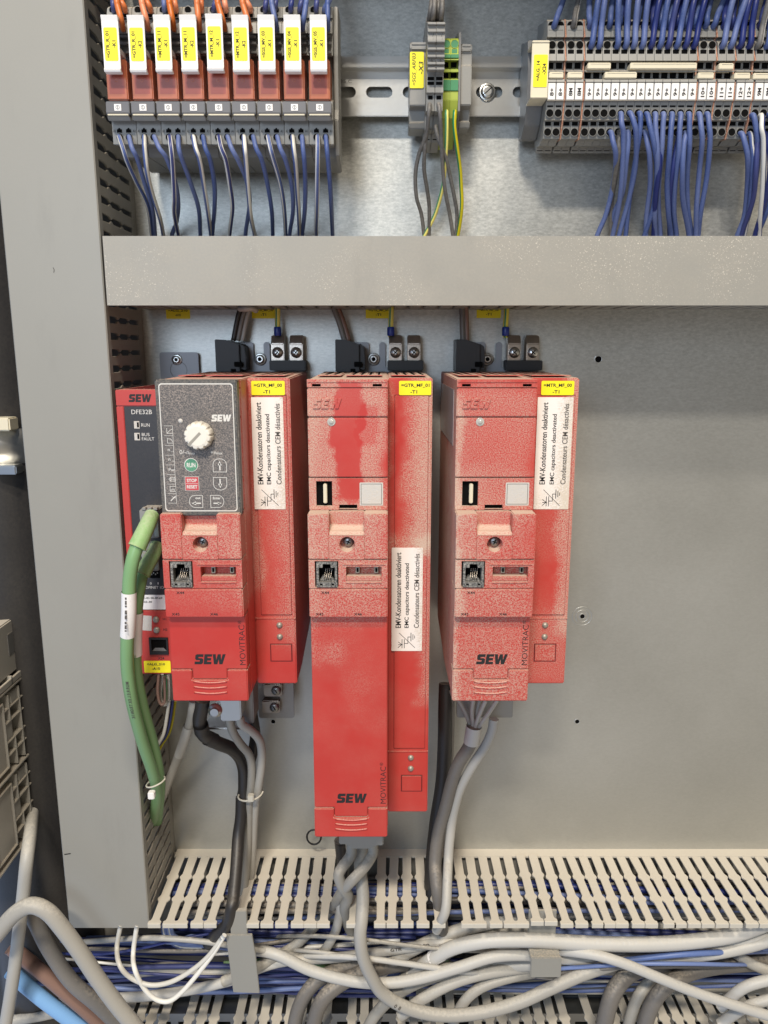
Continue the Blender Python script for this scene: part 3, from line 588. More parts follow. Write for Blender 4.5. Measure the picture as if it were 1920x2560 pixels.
e1 = copy_tree(e0, (XG + 5.15, 562, 186)); tag(e1, 'green and yellow earth terminal next to the right end bracket')
tag(MB().prism([(562, 204), (545, 200), (531, 196), (529, 150), (545, 139), (562, 134)], XG + 10.4, XG + 11.8, 'dgrey', 0.2, axis='X').build('end_plate'), 'thin dark end plate right of the green and yellow terminals', 'end plate')
ebr = end_bracket('end_bracket', XG + 12, XG + 19.2, 345, 1040, 534, 'grey end bracket right of the green and yellow terminals', shape=1)
# its wires
for nm, pts, mt, st, lab in (
  ('wire', [(842, 868, 519), (842, 872, 512), (835, 950, 511), (815, 1120, 520), (755, 1280, 540), (725, 1450, 555), (735, 1640, 570), (775, 1780, 585), (800, 1975, 598)], 'greyw', None, 'grey wire bulging furthest left below the tall terminals'),
  ('wire', [(825, 1052, 533), (825, 1060, 526), (805, 1220, 530), (797, 1400, 545), (820, 1560, 560), (840, 1720, 575), (838, 1975, 598)], 'greyw', None, 'grey wire hanging from the lower left hole below the tall terminals'),
  ('wire', [(915, 868, 519), (918, 872, 512), (930, 960, 511), (940, 1150, 520), (952, 1400, 545), (975, 1600, 562), (1010, 1780, 582), (1040, 1975, 598)], 'greyw', None, 'grey wire beside the yellow ones from the upper right hole'),
  ('wire', [(893, 1052, 533), (893, 1058, 526), (915, 1150, 528), (975, 1300, 540), (1010, 1450, 555), (1045, 1620, 570), (1070, 1780, 585), (1060, 1975, 598)], 'greyw', None, 'grey wire crossing behind the other from the lower right hole'),
  ('wire', [(983, 930, 535), (983, 935, 526), (984, 1050, 526), (980, 1220, 535), (968, 1400, 550), (950, 1560, 562), (895, 1760, 580), (840, 1880, 590), (780, 1990, 598)], 'gnyw', 'gnyg', 'green and yellow earth wire curving away to the lower left'),
  ('wire', [(1052, 930, 535), (1050, 935, 526), (1048, 1050, 526), (1070, 1220, 535), (1095, 1400, 550), (1105, 1560, 562), (1110, 1700, 572), (1095, 1850, 585), (1070, 1990, 598)], 'gnyw', 'gnyg', 'green and yellow earth wire bulging out to the right')):
    wire(nm, [g2(p[0], p[1], p[2] if p[2] < 520 else 520 + (p[2] - 520) * 0.48) for p in pts], 1.28, mt, lab, group='wires below the middle terminals', n=10, stripe=(st, (0, 1, 6, 7)) if st else None, twist=0.02)
for k, (a, tx) in enumerate([(838, 862), (870, 884), (905, 918), (938, 948)]):
    D = 523 if k % 2 == 0 else 519
    wire('wire', [g2(a, 190, 528), g2(a + 2, 150, D - 4), g2((a + tx) / 2 + 4, 70, D - 8), g2(tx, -10, D - 4), g2(tx + 8, -200, 540)], 1.5, 'greyw', '%s of the four dark grey wires rising behind the tall terminals' % ORD[k], group='dark grey wires above the tall terminals')

# ------------------------------------------------------------------ long terminal strip on the right
CAM_SCALE = 1.18
zt3 = lambda yz, D: g3(0, yz, D).z
TP = 5.13; TX0 = 97.6
marks = ['8+'] * 2 + ['8M'] * 2 + ['9+'] * 13 + ['10+'] * 2 + ['11+'] * 2 + ['12+'] * 2 + ['9M'] * 4
proto = thing('terminal', (TX0, 541, 186), '', 'terminal', 'grey double level terminals of the long strip')
b = MB(); b.prism([(541, 203), (512, zt3(128, 512)), (509, zt3(138, 509)), (507, zt3(240, 507)), (511, zt3(248, 511)), (509, zt3(268, 509)), (506, zt3(275, 506)), (503.5, zt3(394, 503.5)), (508, zt3(398, 508)), (508, zt3(455, 508)), (503, zt3(458, 503)), (503, zt3(466, 503)), (507, zt3(468, 507)), (507, zt3(513, 507)), (501.5, zt3(514, 501.5)), (501, zt3(532, 501)), (502, zt3(534, 502)), (502, zt3(648, 502)), (500.6, zt3(652, 500.6)), (503, zt3(662, 503)), (506, zt3(774, 506)), (505, zt3(778, 505)), (508, zt3(790, 508)), (510, zt3(900, 510)), (516, zt3(916, 516)), (520, zt3(945, 520)), (530, zt3(955, 530)), (533, zt3(995, 533)), (541, 138)], TX0 + 0.06, TX0 + TP - 0.06, 'grey', 0.16, axis='X', seg=1)
xm = TX0 + TP / 2
for yc_, ys, D in ((165, 215, 508.6), (292, 342, 505.2)): entry(b, xm, D, zt3(yc_, D), 2.0); dark_sq(b, xm, D - 0.6, zt3(ys, D), 3.6, 2.9)
for ys, D in ((427, 508.2), (490, 507.2)): b.box(xm - 1.9, xm + 1.9, D - 0.3, D + 1, zt3(ys + 20, D), zt3(ys - 20, D), 'hole')
for ys, yc_, D in ((683, 735, 504.6), (803, 858, 508.8)): entry(b, xm, D - 0.35, zt3(yc_, D), 2.05); dark_sq(b, xm, D - 0.9, zt3(ys, D), 3.5, 2.3)
dark_sq(b, xm, 531.6, zt3(972, 531.5), 3.6, 1.2)
b.build('housing', proto)
term_x = []; x = TX0; seps = []
for i, mk in enumerate(marks):
    if i and marks[i] != marks[i - 1]: seps.append(x); x += 1.0
    term_x.append(x); x += TP
cnt = {}
terms = [proto] + [copy_tree(proto, (tx_, 541, 186)) for tx_ in term_x[1:]]
for i, mk in enumerate(marks):
    t = terms[i]
    cnt[mk] = cnt.get(mk, 0) + 1
    t['label'] = '%s from the left of the grey terminals whose white marker reads %s' % (ORD[cnt[mk] - 1], mk)
    dx = term_x[i]; b = MB(); za, zb_ = zt3(645, 500.8), zt3(537, 500.8); b.box(dx + 0.35, dx + TP - 0.35, 500.9, 502.3, za, zb_, 'white', 0.15, 1)
    b.text(mk, dx + TP / 2 + 0.1, (za + zb_) / 2 - 0.4, 500.82, 2.3, 'ink', rot=90, w=5.6 if len(mk) > 2 else 4.4, bold=0.035); b.build('marker', t)
PN = ['8+ and 8M', '8M and 9+', '9+ and 10+', '10+ and 11+', '11+ and 12+', '12+ and 9M']
for i, sx in enumerate(seps):
    b = MB(); b.prism([(541, 204), (511, zt3(124, 511)), (505.8, zt3(240, 506)), (510, zt3(250, 510)), (503.0, zt3(392, 503.0)), (506, zt3(400, 506)), (506, zt3(520, 506)), (502.2, zt3(530, 502.2)), (502.2, zt3(650, 502.2)), (503.5, zt3(664, 503.5)), (505, zt3(778, 505)), (509.6, zt3(905, 509.6)), (535, zt3(940, 535)), (541, 138)], sx + 0.1, sx + 0.9, 'orangep', axis='X')
    tag(b.build('partition_plate'), 'thin orange partition plate between the terminals marked %s' % PN[i], 'partition plate', 'orange partition plates')
# jumpers
for k, (xa_, xb_, yz, lab) in enumerate([(490, 640, 427, 'short cream jumper bar in the upper groove left of the long one'), (765, 1197, 427, 'longest cream jumper bar spanning eight terminals'), (1340, 1435, 430, 'small cream jumper bar in the upper groove above the 11+ markers'), (240, 333, 487, 'small cream jumper bar above the 8+ markers'), (360, 457, 487, 'small cream jumper bar above the 8M markers'), (600, 808, 487, 'medium cream jumper bar in the lower groove above the 9+ markers'), (1203, 1307, 490, 'small cream jumper bar above the 10+ markers'), (1440, 1543, 492, 'small cream jumper bar above the 12+ markers'), (1562, 1680, 494, 'cream jumper bar above the 9M markers at the picture edge')]):
    a, c = g3(xa_, yz, 501), g3(xb_, yz, 501); b = MB(); b.box(a.x, c.x, 500.6, 508, a.z - 1.75, a.z + 1.75, 'cream', 0.4); b.box(a.x + 1.6, c.x - 0.8, 500.35, 501, a.z + 0.9, a.z + 1.2, 'cream')
    tag(b.build('jumper_bar'), lab, 'jumper bar', 'cream jumper bars')
# end bracket with carrier
eb = thing('end_bracket', (92, 541, 186), 'dark grey end bracket with cream carrier and yellow tag ALG 14 X24', 'end bracket', 'grey end brackets on the rail')
b = MB(); b.prism([(541, 193), (532, 190), (516, 186), (512, 170), (512, 150), (520, 139), (530, 133), (541, 135)], 87.6, 97.4, 'dgrey', 0.5, axis='X'); b.build('clamp_body', eb)
a, c = g3(130, 280, 500), g3(240, 635, 500); b = MB(); b.box(87.2, 97.3, 498.6, 500, c.z, a.z, 'cream', 0.3); b.box(87.2, 97.3, 498, 514, a.z - 0.3, a.z + 0.9, 'cream', 0.3); b.box(87.2, 97.3, 498, 514, c.z - 0.6, c.z + 0.3, 'cream', 0.3); cr = b.build('marker_carrier', eb)
za, zb_ = g3(0, 563, 498).z, g3(0, 352, 498).z; b = MB(); b.rrect(88.4, 96.6, za, zb_, 498.3, 498.55, 0.8, 'yellow'); b.text('=ALG_14', 91.2, (za + zb_) / 2, 498.25, 2.3, 'ink', rot=90, w=11, bold=0.03); b.text('-X24', 94.7, (za + zb_) / 2 + 1, 498.25, 2.2, 'ink', rot=90, w=6, bold=0.03); b.build('name_tag', cr)
def tidx(ax):  # nearest terminal to a pixel column of the g3 crop
    X = g3(ax, 740, 505).x; return min(range(len(marks)), key=lambda i: abs(term_x[i] + TP / 2 - X))
R3 = [
 ([(700, 742), (710, 800), (722, 880), (712, 1150), (690, 1350), (650, 1540)], 'blue'), ([(760, 738), (792, 800), (805, 880), (800, 1080), (760, 1280), (690, 1540)], 'blue'),
 ([(822, 740), (832, 800), (822, 900), (790, 1100), (760, 1300), (735, 1540)], 'blue'), ([(868, 745), (895, 820), (925, 960), (938, 1120), (915, 1350), (855, 1540)], 'blue'),
 ([(922, 745), (930, 820), (942, 1000), (938, 1200), (925, 1400), (930, 1540)], 'blue'), ([(975, 745), (978, 820), (970, 980), (950, 1200), (950, 1350), (962, 1540)], 'blue'),
 ([(1030, 745), (1032, 820), (1020, 1000), (1005, 1200), (1015, 1400), (1032, 1540)], 'blue'), ([(1085, 745), (1088, 820), (1080, 980), (1056, 1200), (1050, 1380), (1066, 1540)], 'blue'),
 ([(1140, 745), (1150, 820), (1150, 950), (1135, 1150), (1140, 1350), (1165, 1540)], 'blue'), ([(1205, 745), (1225, 820), (1232, 920), (1215, 1100), (1195, 1350), (1190, 1540)], 'blue'),
 ([(1258, 745), (1278, 820), (1283, 920), (1262, 1150), (1222, 1380), (1205, 1540)], 'blue'), ([(1553, 752), (1580, 820), (1592, 920), (1588, 1100), (1545, 1350), (1490, 1540)], 'blue'),
 ([(1608, 755), (1620, 830), (1632, 920), (1626, 1200), (1610, 1400), (1600, 1540)], 'whitew'), ([(1662, 750), (1690, 830), (1700, 950), (1690, 1200), (1640, 1400), (1580, 1540)], 'blue')]
R4 = [([(635, 862), (655, 920), (672, 1000), (665, 1150), (612, 1380), (548, 1540)], 'blue'), ([(692, 862), (690, 930), (688, 1010), (660, 1200), (640, 1350), (640, 1540)], 'greyw'),
 ([(745, 862), (752, 930), (742, 1030), (715, 1250), (655, 1400), (640, 1540)], 'blue'), ([(855, 862), (878, 930), (892, 1020), (895, 1200), (872, 1400), (865, 1540)], 'blue'),
 ([(966, 866), (962, 930), (955, 1080), (930, 1300), (915, 1540)], 'blued'), ([(1075, 866), (1072, 930), (1040, 1100), (1020, 1300), (1022, 1540)], 'blued'), ([(1120, 866), (1115, 930), (1105, 1100), (1108, 1300), (1148, 1540)], 'blue'),
 ([(1478, 870), (1510, 930), (1528, 1030), (1525, 1200), (1505, 1400), (1455, 1540)], 'blue'), ([(1535, 872), (1552, 930), (1562, 1050), (1545, 1300), (1500, 1540)], 'whitew'), ([(1648, 872), (1665, 930), (1672, 1100), (1640, 1300), (1570, 1540)], 'blued'),
 ([(1590, 872), (1590, 930), (1580, 1100), (1560, 1300), (1480, 1540)], 'blued')]
CN = {'blue': 'blue', 'blued': 'dark blue', 'greyw': 'grey', 'whitew': 'white and blue'}
for rows, D0, nm in ((R3, 504.5, 'upper'), (R4, 508.6, 'lower')):
    for k, (P, mm) in enumerate(rows):
        base = g3(P[0][0], P[0][1], D0)
        pts = [base + Vector((0, 4, 0.3)), base + Vector((0, -2.2, -0.3))]
        for j, (a, c) in enumerate(P[1:]):
            D = (D0 - 5.5, D0 - 3, D0 + 8, D0 + 18, 532)[min(j, 4)] if j < len(P) - 2 else 532
            pts.append(g3(a, c, D + (k % 3) * 1.5))
        pts.append(pts[-1] + Vector((0, 2, -12)))
        wire('wire', pts, 1.6, 'blue' if mm == 'whitew' and nm == 'lower' else mm, '%s wire leaving the %s bottom hole, %s of that row from the left' % (CN[mm], nm, ORD[k]), group='wires below the long terminal strip', n=10, stripe=(('whitew', (0, 1, 2, 6)) if mm == 'whitew' and nm == 'lower' else (('blued', (4, 5)) if mm == 'whitew' else None)))
T2 = [(512, 560), (564, 602), (680, 692), (735, 756), (787, 818), (843, 882), (900, 956), (957, 1012), (1010, 1072), (1066, 1132), (1123, 1182), (1178, 1252), (1362, 1432), (1416, 1516), (1475, 1542), (1534, 1584), (1590, 1668), (1648, 1710)]
T1 = [(272, 332), (395, 432), (500, 502), (628, 652), (690, 715), (745, 735), (800, 840), (850, 905), (905, 930), (955, 985), (1010, 1040), (1060, 1098), (1115, 1150), (1175, 1215), (1250, 1288), (1303, 1372), (1366, 1400), (1420, 1448), (1478, 1490), (1600, 1650), (1655, 1690)]
for rows, D0, yy, nm in ((T2, 505, 297, 'lower'), (T1, 508.4, 172, 'upper')):
    for k, (ex, tx) in enumerate(rows):
        jig = random.uniform(-8, 8); d2 = D0 + (6 if nm == 'upper' else -6); mm = random.choice(['blue', 'blue', 'blued']); st = None; nmn = CN[mm]
        if (nm, k) in (('upper', 1), ('lower', 16)): mm, st, nmn = 'greyw', 'whitew', 'greyish white'
        p0 = g3(ex, yy, D0)
        pts = [p0 + Vector((0, 4, -0.6)), p0 + Vector((0, -2.5, 0.5)), g3(ex + (tx - ex) * 0.45 + jig * 0.3, yy * 0.55, D0 - 3), g3(tx, 0, d2), g3(tx + (tx - ex) * 0.7 + jig, -140, d2 + 12), g3(tx + (tx - ex) * 0.9 + jig, -300, d2 + 22)]
        wire('wire', pts, 1.75, mm, '%s wire entering the %s top hole row, %s of that row from the left' % (nmn, nm, ORD[k]), group='wires above the long terminal strip', n=9, stripe=(st, (2, 3, 4)) if st else None)

# ------------------------------------------------------------------ drives
CAM_SCALE = 1.0
DN = {'L': 'left', 'M': 'middle', 'R': 'right'}
LOGO = [[(0, 0), (.72, 0), (.88, .12), (.88, .48), (.74, .6), (.36, .6), (.36, .73), (.86, .73), (.86, 1), (.16, 1), (.02, .88), (.02, .54), (.16, .41), (.52, .41), (.52, .27), (0, .27)],
        [(.96, 0), (1.76, 0), (1.76, .24), (1.3, .24), (1.3, .38), (1.7, .38), (1.7, .62), (1.3, .62), (1.3, .76), (1.76, .76), (1.76, 1), (.96, 1)],
        [(2.04, 0), (2.4, 0), (2.5, .5), (2.6, 0), (2.94, 0), (3.18, 1), (2.86, 1), (2.76, .42), (2.66, 1), (2.36, 1), (2.24, .42), (2.14, 1), (1.82, 1)]]
def sew(b, xa, xb, z, h, y, m, ext=0.05, sh=0.14):
    k = (xb - xa) / (3.18 + sh)
    for L in LOGO: b.prism([(xa + (px + sh * pz) * k, z - h / 2 + pz * h) for px, pz in L], y - ext, y, m)
ZT = -16.6
def drive(kind, X, BW, long_, label, ytxt):
    red = 'red' + kind; off = 104.2 if long_ else 0
    o = thing('frequency_inverter', (X, 645, ZT), label, 'frequency inverter', 'red frequency inverters on the mounting plate')
    x = lambda v: X + v
    z = lambda v: ZT + v
    FU, FM, FL, FB = 497.0, 484.0, 490.0, 525.0
    BOT = -220.3 - off
    XR = 51.8 + BW
    # body: side walls, top with vents
    b = MB(); b.prism([(FB, 0 + ZT), (642, 1.5 + ZT), (642, BOT + 12 + ZT if not long_ else BOT + 30 + ZT), (560, BOT + ZT), (FB, BOT + ZT)], x(51.9), x(XR), red, 0.8, axis='X')
    b.prism([(FU + 4, ZT - 0.3), (642, 1.5 + ZT), (642, z(BOT + 12)), (560, z(BOT + 2)), (FU + 4, z(BOT + 4))], x(0.3), x(51.9), red, 0.6, axis='X')
    # vent fields on top: recessed grilles
    for (u0, u1) in ((4, 20), (23, 48), (54, XR - 4)):
        b.box(x(u0), x(u1), 532, 632, z(0.55), z(1.1), red, 0.2, rot=('X', -0.6))
        n = int((u1 - u0) / 3)
        for k in range(n): b.box(x(u0 + 0.8 + k * 3), x(u0 + 2.2 + k * 3), 535, 629, z(1.0), z(1.5), 'hole' if k % 2 else red)
    # slotted side vents (real drives have them low on the side)
    b.build('housing', o)
    MB().box(x(1), x(XR - 1), 642, 650, z(BOT + 16), z(-2), 'alum').build('heatsink', o)
    # upper panels
    b = MB(); b.plate(x(0), x(51.5), z(-5.0), z(0), FU, FU + 5, [(x(3.2), x(8.8), z(-4.6), z(-2.9)), (x(42), x(47.8), z(-4.6), z(-2.9))], red)
    b.box(x(1), x(50.5), FU + 3, FU + 4, z(-4.9), z(-2), 'hole'); b.box(x(0.2), x(51.3), FU - 0.5, FU + 1, z(-2.2), z(-0.2), red, 0.35)
    b.box(x(0), x(51.5), FU, FU + 5, z(-23.9), z(-5.4), red, 0.7); b.box(x(0), x(51.5), FU, FU + 5, z(-63.3), z(-24.4), red, 0.7)
    sew(b, x(3.6), x(22), z(-15.2), 6.3, FU + 0.05, red, 0.95)
    wh = (x(4.7), x(15.2), z(-82.4), z(-65.7))
    b.plate(x(0), x(51.5), z(-84.4), z(-63.8), FU, FU + 5, [wh, (x(19.7), x(31.6), z(-84.2), z(-81.4))], red); b.box(x(2), x(50), FU + 3.0, FU + 3.9, z(-84.2), z(-64), 'hole')
    b.box(x(0), x(19.7), FU - 0.6, FU + 2, z(-85), z(-82.6), red, 0.4); b.box(x(31.6), x(51.5), FU - 0.6, FU + 2, z(-85), z(-82.6), red, 0.4)
    b.build('upper_cover', o)
    if kind != 'L':
        b = MB(); b.box(x(9.4), x(11.8), FU - 0.6, FU + 3.5, z(-80.5), z(-67.5), 'cream', 0.5); b.build('connector_tab', o)
        b = MB(); b.lathe((x(15.3), FU + 0.2, z(-27.0)), [(2.7, 0), (2.7, 0.5), (2.2, 0.6), (2.0, 0.4), (1.5, 1.0), (0.7, 1.4)], 'ledlens', 20); b.build('indicator_lamp', o)
        b = MB(); b.rrect(x(33.2), x(48.6), z(-82), z(-66.6), FU - 0.15, FU + 0.02, 0.6, M['sticker']); b.line([(x(34.2), z(-81)), (x(47.6), z(-81)), (x(47.6), z(-67.6)), (x(34.2), z(-67.6))], 0.3, FU - 0.2, 'inkgrey', closed=True); b.build('code_sticker', o)
    # mid section (proud)
    b = MB(); b.box(x(0), x(13.6), FM, FM + 24, z(-115.2), z(-85.0), red, 0.6); b.box(x(36.4), x(51.5), FM, FM + 24, z(-115.2), z(-85.0), red, 0.6)
    b.plate(x(13.65), x(36.35), z(-115.2), z(-99.2), FM, FM + 24, [(x(19.5), x(31.1), z(-111.0), z(-99.4))], red)
    b.prism([(FM + 9, z(-85.2)), (FM + 9, z(-94)), (FM + 6, z(-96.5)), (FM + 2.2, z(-97.0)), (FM + 0, z(-99.15)), (FM + 24, z(-99.15)), (FM + 24, z(-85.2))], x(13.62), x(36.38), red, 0.4, axis='X')
    # round screw recess
    cx, cz, r = x(25.3), z(-105.2), 5.1; n = 24; vs = []; fs = []
    for k in range(n):
        a = 2 * math.pi * k / n; c_, s_ = math.cos(a), math.sin(a); m_ = max(abs(c_), abs(s_)); vs += [(cx + 5.8 * c_ / m_, FM, cz + 5.8 * s_ / m_), (cx + r * c_, FM + 0.3, cz + r * s_), (cx + (r - 1.1) * c_, FM + 7, cz + (r - 1.1) * s_ + 0.5)]
    for k in range(n):
        j = (k + 1) % n; fs += [[3 * k, 3 * k + 1, 3 * j + 1, 3 * j], [3 * k + 1, 3 * k + 2, 3 * j + 2, 3 * j + 1]]
    fs.append([3 * k + 2 for k in range(n)]); b.add(vs, fs, red, False)
    jh = (x(4.0), x(19.4), z(-134.4), z(-116.4)); sh_ = (x(24.4), x(47.6), z(-130.3), z(-120.2))
    b.plate(x(0), x(51.5), z(-134.7), z(-115.7), FM + 0.4, FM + 24, [jh, sh_], red)
    b.box(x(22.2), x(50), FM - 0.25, FM + 0.7, z(-119), z(-118.2), red, 0.25); b.box(x(24), x(48), FM - 0.2, FM + 0.8, z(-131.6), z(-130.4), red, 0.4)
    b.box(x(3), x(50), FM + 8, FM + 10, z(-134.5), z(-116), red)
    b.prism([(x(24.4), z(-127)), (x(47.6), z(-127)), (x(47.6), z(-130.3)), (x(24.4), z(-130.3))], FM + 1, FM + 8, red, 0.5)
    b.box(x(0), x(51.5), FM, FM + 24, z(-155.1), z(-135.2), red, 0.8)
    b.text('X44', x(10.5), z(-137.8), FM - 0.05, 1.9, 'ink', bold=0.02, w=5.2); b.text('X45', x(6.6), z(-152.6), FM - 0.05, 1.9, 'ink', bold=0.02, w=5.2); b.text('X46', x(32), z(-152.6), FM - 0.05, 1.9, 'ink', bold=0.02, w=5.2)
    b.build('middle_cover', o)
    # socket
    b = MB(); b.plate(x(5.1), x(18.6), z(-133.9), z(-116.8), FM - 0.4, FM + 6, [(x(6.6), x(17.1), z(-130.6), z(-120.6)), (x(9.2), x(14.4), z(-120.6), z(-118.2)), (x(7.2), x(9), z(-132.9), z(-131.4)), (x(14.8), x(16.6), z(-132.9), z(-131.4))], M['jack'])
    b.box(x(4.2), x(19.2), FM + 6, FM + 7, z(-134.2), z(-116.6), 'hole')
    b.prism([(x(6.6), z(-130.6)), (x(17.1), z(-130.6)), (x(14), z(-127)), (x(9), z(-127))], FM + 3, FM + 5.8, M['jack'])
    for k in range(4): b.tube([(x(9.8 + k * 1.35), FM + 1, z(-129.6)), (x(10.9 + k * 1.35), FM + 5, z(-122.5))], 0.22, 'nickel', n=5)
    b.build('socket', o)
    b = MB()
    for u in (30.5, 42.8): b.box(x(u), x(u + 2.6), FM + 4.5, FM + 8.2, z(-125.8), z(-120.8), 'chip', 0.3); b.box(x(u + 0.7), x(u + 1.9), FM + 4.2, FM + 5, z(-124.9), z(-122.2), 'hole')
    b.build('pin_pair', o)
    b = MB(); b.lathe((x(25.8), FM + 6.5, z(-104.6)), [(3.3, 0), (3.3, 1.2), (2.8, 1.9), (1.2, 2.2)], 'screwm', 20); c = (x(25.8), FM + 4.2, z(-104.6))
    b.box(c[0] - 1.7, c[0] + 1.7, c[1] - 0.1, c[1] + 0.4, c[2] - 0.3, c[2] + 0.3, 'hole', rot=('Y', 25)); b.box(c[0] - 1.7, c[0] + 1.7, c[1] - 0.12, c[1] + 0.4, c[2] - 0.3, c[2] + 0.3, 'hole', rot=('Y', 115)); b.build('cover_screw', o)
    # lower cover with tongue and flap
    zf0 = -193.8 - off; zn = -201.0 - off; zb0 = -217.0 - off
    b = MB(); b.prism([(x(0.2), z(-155.6)), (x(51.3), z(-155.6)), (x(51.3), z(zf0)), (x(37.6), z(zf0)), (x(37.6), z(zn)), (x(14.3), z(zn)), (x(14.3), z(zf0)), (x(0.2), z(zf0))], FL, FU + 6, red, 0.5)
    sew(b, x(15.8), x(37.2), z(-187 - off + 0.3), 7.2, FL - 0.06, 'ink')
    b.text('MOVITRAC', x(48.6), z(-176.6 - off), FL - 0.06, 3.9, 'ink', rot=90, w=28.5, bold=-0.004); b.text('\u00ae', x(47.4), z(-160.4 - off), FL - 0.06, 2.3, 'ink', rot=90)
    b.build('lower_cover', o)
    b = MB(); e = 0.35; b.prism([(x(0), z(zf0 - e)), (x(14.3 - e), z(zf0 - e)), (x(14.3 - e), z(zn - e)), (x(37.6 + e), z(zn - e)), (x(37.6 + e), z(zf0 - e)), (x(51.5), z(zf0 - e)), (x(51.5), z(zb0)), (x(0), z(zb0))], FL - 0.7, FU + 6, red, 0.7)
    for k, dz in enumerate((-1.6, -5.4, -9.4)):
        P = [(x(14.6 + 22.8 * t), FL - 0.75, z(zn + dz - 1.1 * math.sin(math.pi * t))) for t in [i / 8 for i in range(9)]]; b.tube(P, 0.62, red, n=8, sub=2)
    b.build('flap', o)
    # right block front
    pb = -167.2 - off * 1.0; xr = XR
    b = MB(); b.box(x(56.6), x(xr - 2.6), FB - 0.9, FB + 0.4, z(pb), z(-11.6), red, 0.4)
    b.box(x(52.2), x(xr), FB - 0.5, FB + 1, z(pb - 3.3), z(pb - 2.4), red, 0.25)
    b.box(x(54.2), x(56.0), FB - 0.1, FB + 0.6, z(pb), z(-11.6), 'black') if 0 else None
    b.box(x(62.3), x(77.6), FB - 0.5, FB + 0.4, z(-202.6 - off), z(-189.6 - off), red, 0.45); b.box(x(61.9), x(78.0), FB - 0.08, FB + 0.3, z(-203.0 - off), z(-189.2 - off), M['groove'])
    b.box(x(56.3), x(xr - 2.3), FB - 0.08, FB + 0.3, z(pb - 0.4), z(-11.2), M['groove'])
    b.build('side_panel', o)
    for dz in (-175.2, -184.0): MB().lathe((x(69.2), FB, z(dz - off)), [(2.3, 0), (2.2, 0.5), (1.6, 1.3), (0.8, 1.7)], 'chip', 18).build('indicator_lamp', o)
    # labels
    b = MB(); b.rrect(x(59.3 if kind != 'L' else 55), x(81.4 if kind == 'R' else (81 if kind == 'M' else 77.5)), z(-11.4), z(-1.9), FB - 1.15, FB - 0.9, 0.9, 'yellow'); xm_ = x(70.3 if kind != 'L' else 66.2)
    b.text(ytxt, xm_, z(-5.0), FB - 1.2, 2.6, 'ink', w=19, bold=0.028); b.text('-T1', xm_ - 1, z(-9.2), FB - 1.2, 2.3, 'ink', w=4.6, bold=0.028); b.build('name_tag', o)
    la, lb = (-12.8, -89.9) if kind != 'M' else (-117.5, -194.4); xl0, xl1 = {'L': (54.5, 76.0), 'M': (54.6, 76.6), 'R': (57.2, 81.4)}[kind]
    b = MB(); b.rrect(x(xl0), x(xl1), z(lb), z(la), FB - 1.2, FB - 0.95, 0.5, 'paperd'); yy = FB - 1.26; W_ = xl1 - xl0
    zc_ = (la + lb) / 2; zlo = lb + 17.5; L_ = la - 3.5 - zlo
    for k, (s_, fr, sp_) in enumerate((('EMV-Kondensatoren deaktiviert', 1.0, 0.2), ('EMC capacitors deactivated', 0.86, 0.49), ('Condensateurs CEM d\u00e9sactiv\u00e9s', 1.0, 0.79))):
        ln = L_ * fr * (0.985 if k == 2 else 1); b.text(s_, x(xl0 + W_ * (sp_ + 0.02)), z(zlo + ln / 2), yy, 3.9 if k != 2 else 3.7, 'ink' if k < 2 else M['inkgrey'], rot=90, w=ln, bold=0.016)
    # crossed-out capacitor sign
    cx, cz = x(xl0 + W_ * 0.5), z(lb + 8.2)
    b.line([(cx - 5.5, cz + 5.5), (cx + 5.8, cz - 5.6)], 0.35, yy, 'ink')
    b.line([(cx - 6, cz - 1.4), (cx - 3.6, cz - 3.2), (cx - 6.2, cz - 5.6)], 0.4, yy - 0.01, 'ink'); b.line([(cx - 6, cz - 3.4), (cx - 3.0, cz - 3.4)], 0.4, yy - 0.02, 'ink')
    b.line([(cx - 3.4, cz + 0.6), (cx - 3.4, cz - 5.8)], 0.45, yy - 0.03, 'ink'); b.line([(cx - 1.8, cz + 0.6), (cx - 1.8, cz - 5.8)], 0.45, yy - 0.03, 'ink'); b.line([(cx - 1.8, cz - 2.4), (cx + 0.8, cz - 2.4), (cx + 0.8, cz + 2.5), (cx + 3, cz + 2.5)], 0.4, yy - 0.04, 'ink')
    b.line([(cx + 3, cz + 5.5), (cx + 3, cz - 0.5)], 0.5, yy - 0.05, 'ink'); b.line([(cx + 4.4, cz + 4.4), (cx + 4.4, cz + 0.6)], 0.45, yy - 0.06, 'ink'); b.line([(cx + 5.6, cz + 3.4), (cx + 5.6, cz + 1.6)], 0.4, yy - 0.07, 'ink')
    b.line([(cx - 4.6, cz - 6), (cx + 6, cz + 5)], 0.3, yy - 0.08, 'ink') if 0 else None
    b.build('warning_sticker', o)
    # top mounting bracket and earth clamps
    B = MB(); zt_ = 8.6
    B.prism([(x(16), z(0)), (x(81), z(0)), (x(81), z(5)), (x(50.5), z(5)), (x(50.5), zt_ - 1.5), (x(49), zt_), (x(47), zt_), (x(45.3), zt_ - 1.5), (x(45.3), z(10)), (x(42), z(7.6)), (x(37), z(10)), (x(37), zt_ - 1.5), (x(35.5), zt_), (x(16), zt_)], 646, 648, 'bracket', 0.3)
    B.build('mounting_bracket', o)
    B = MB(); B.box(x(52), x(81), 630, 648, z(2.5), z(10.5), 'black', 0.6); B.build('clamp_base', o)
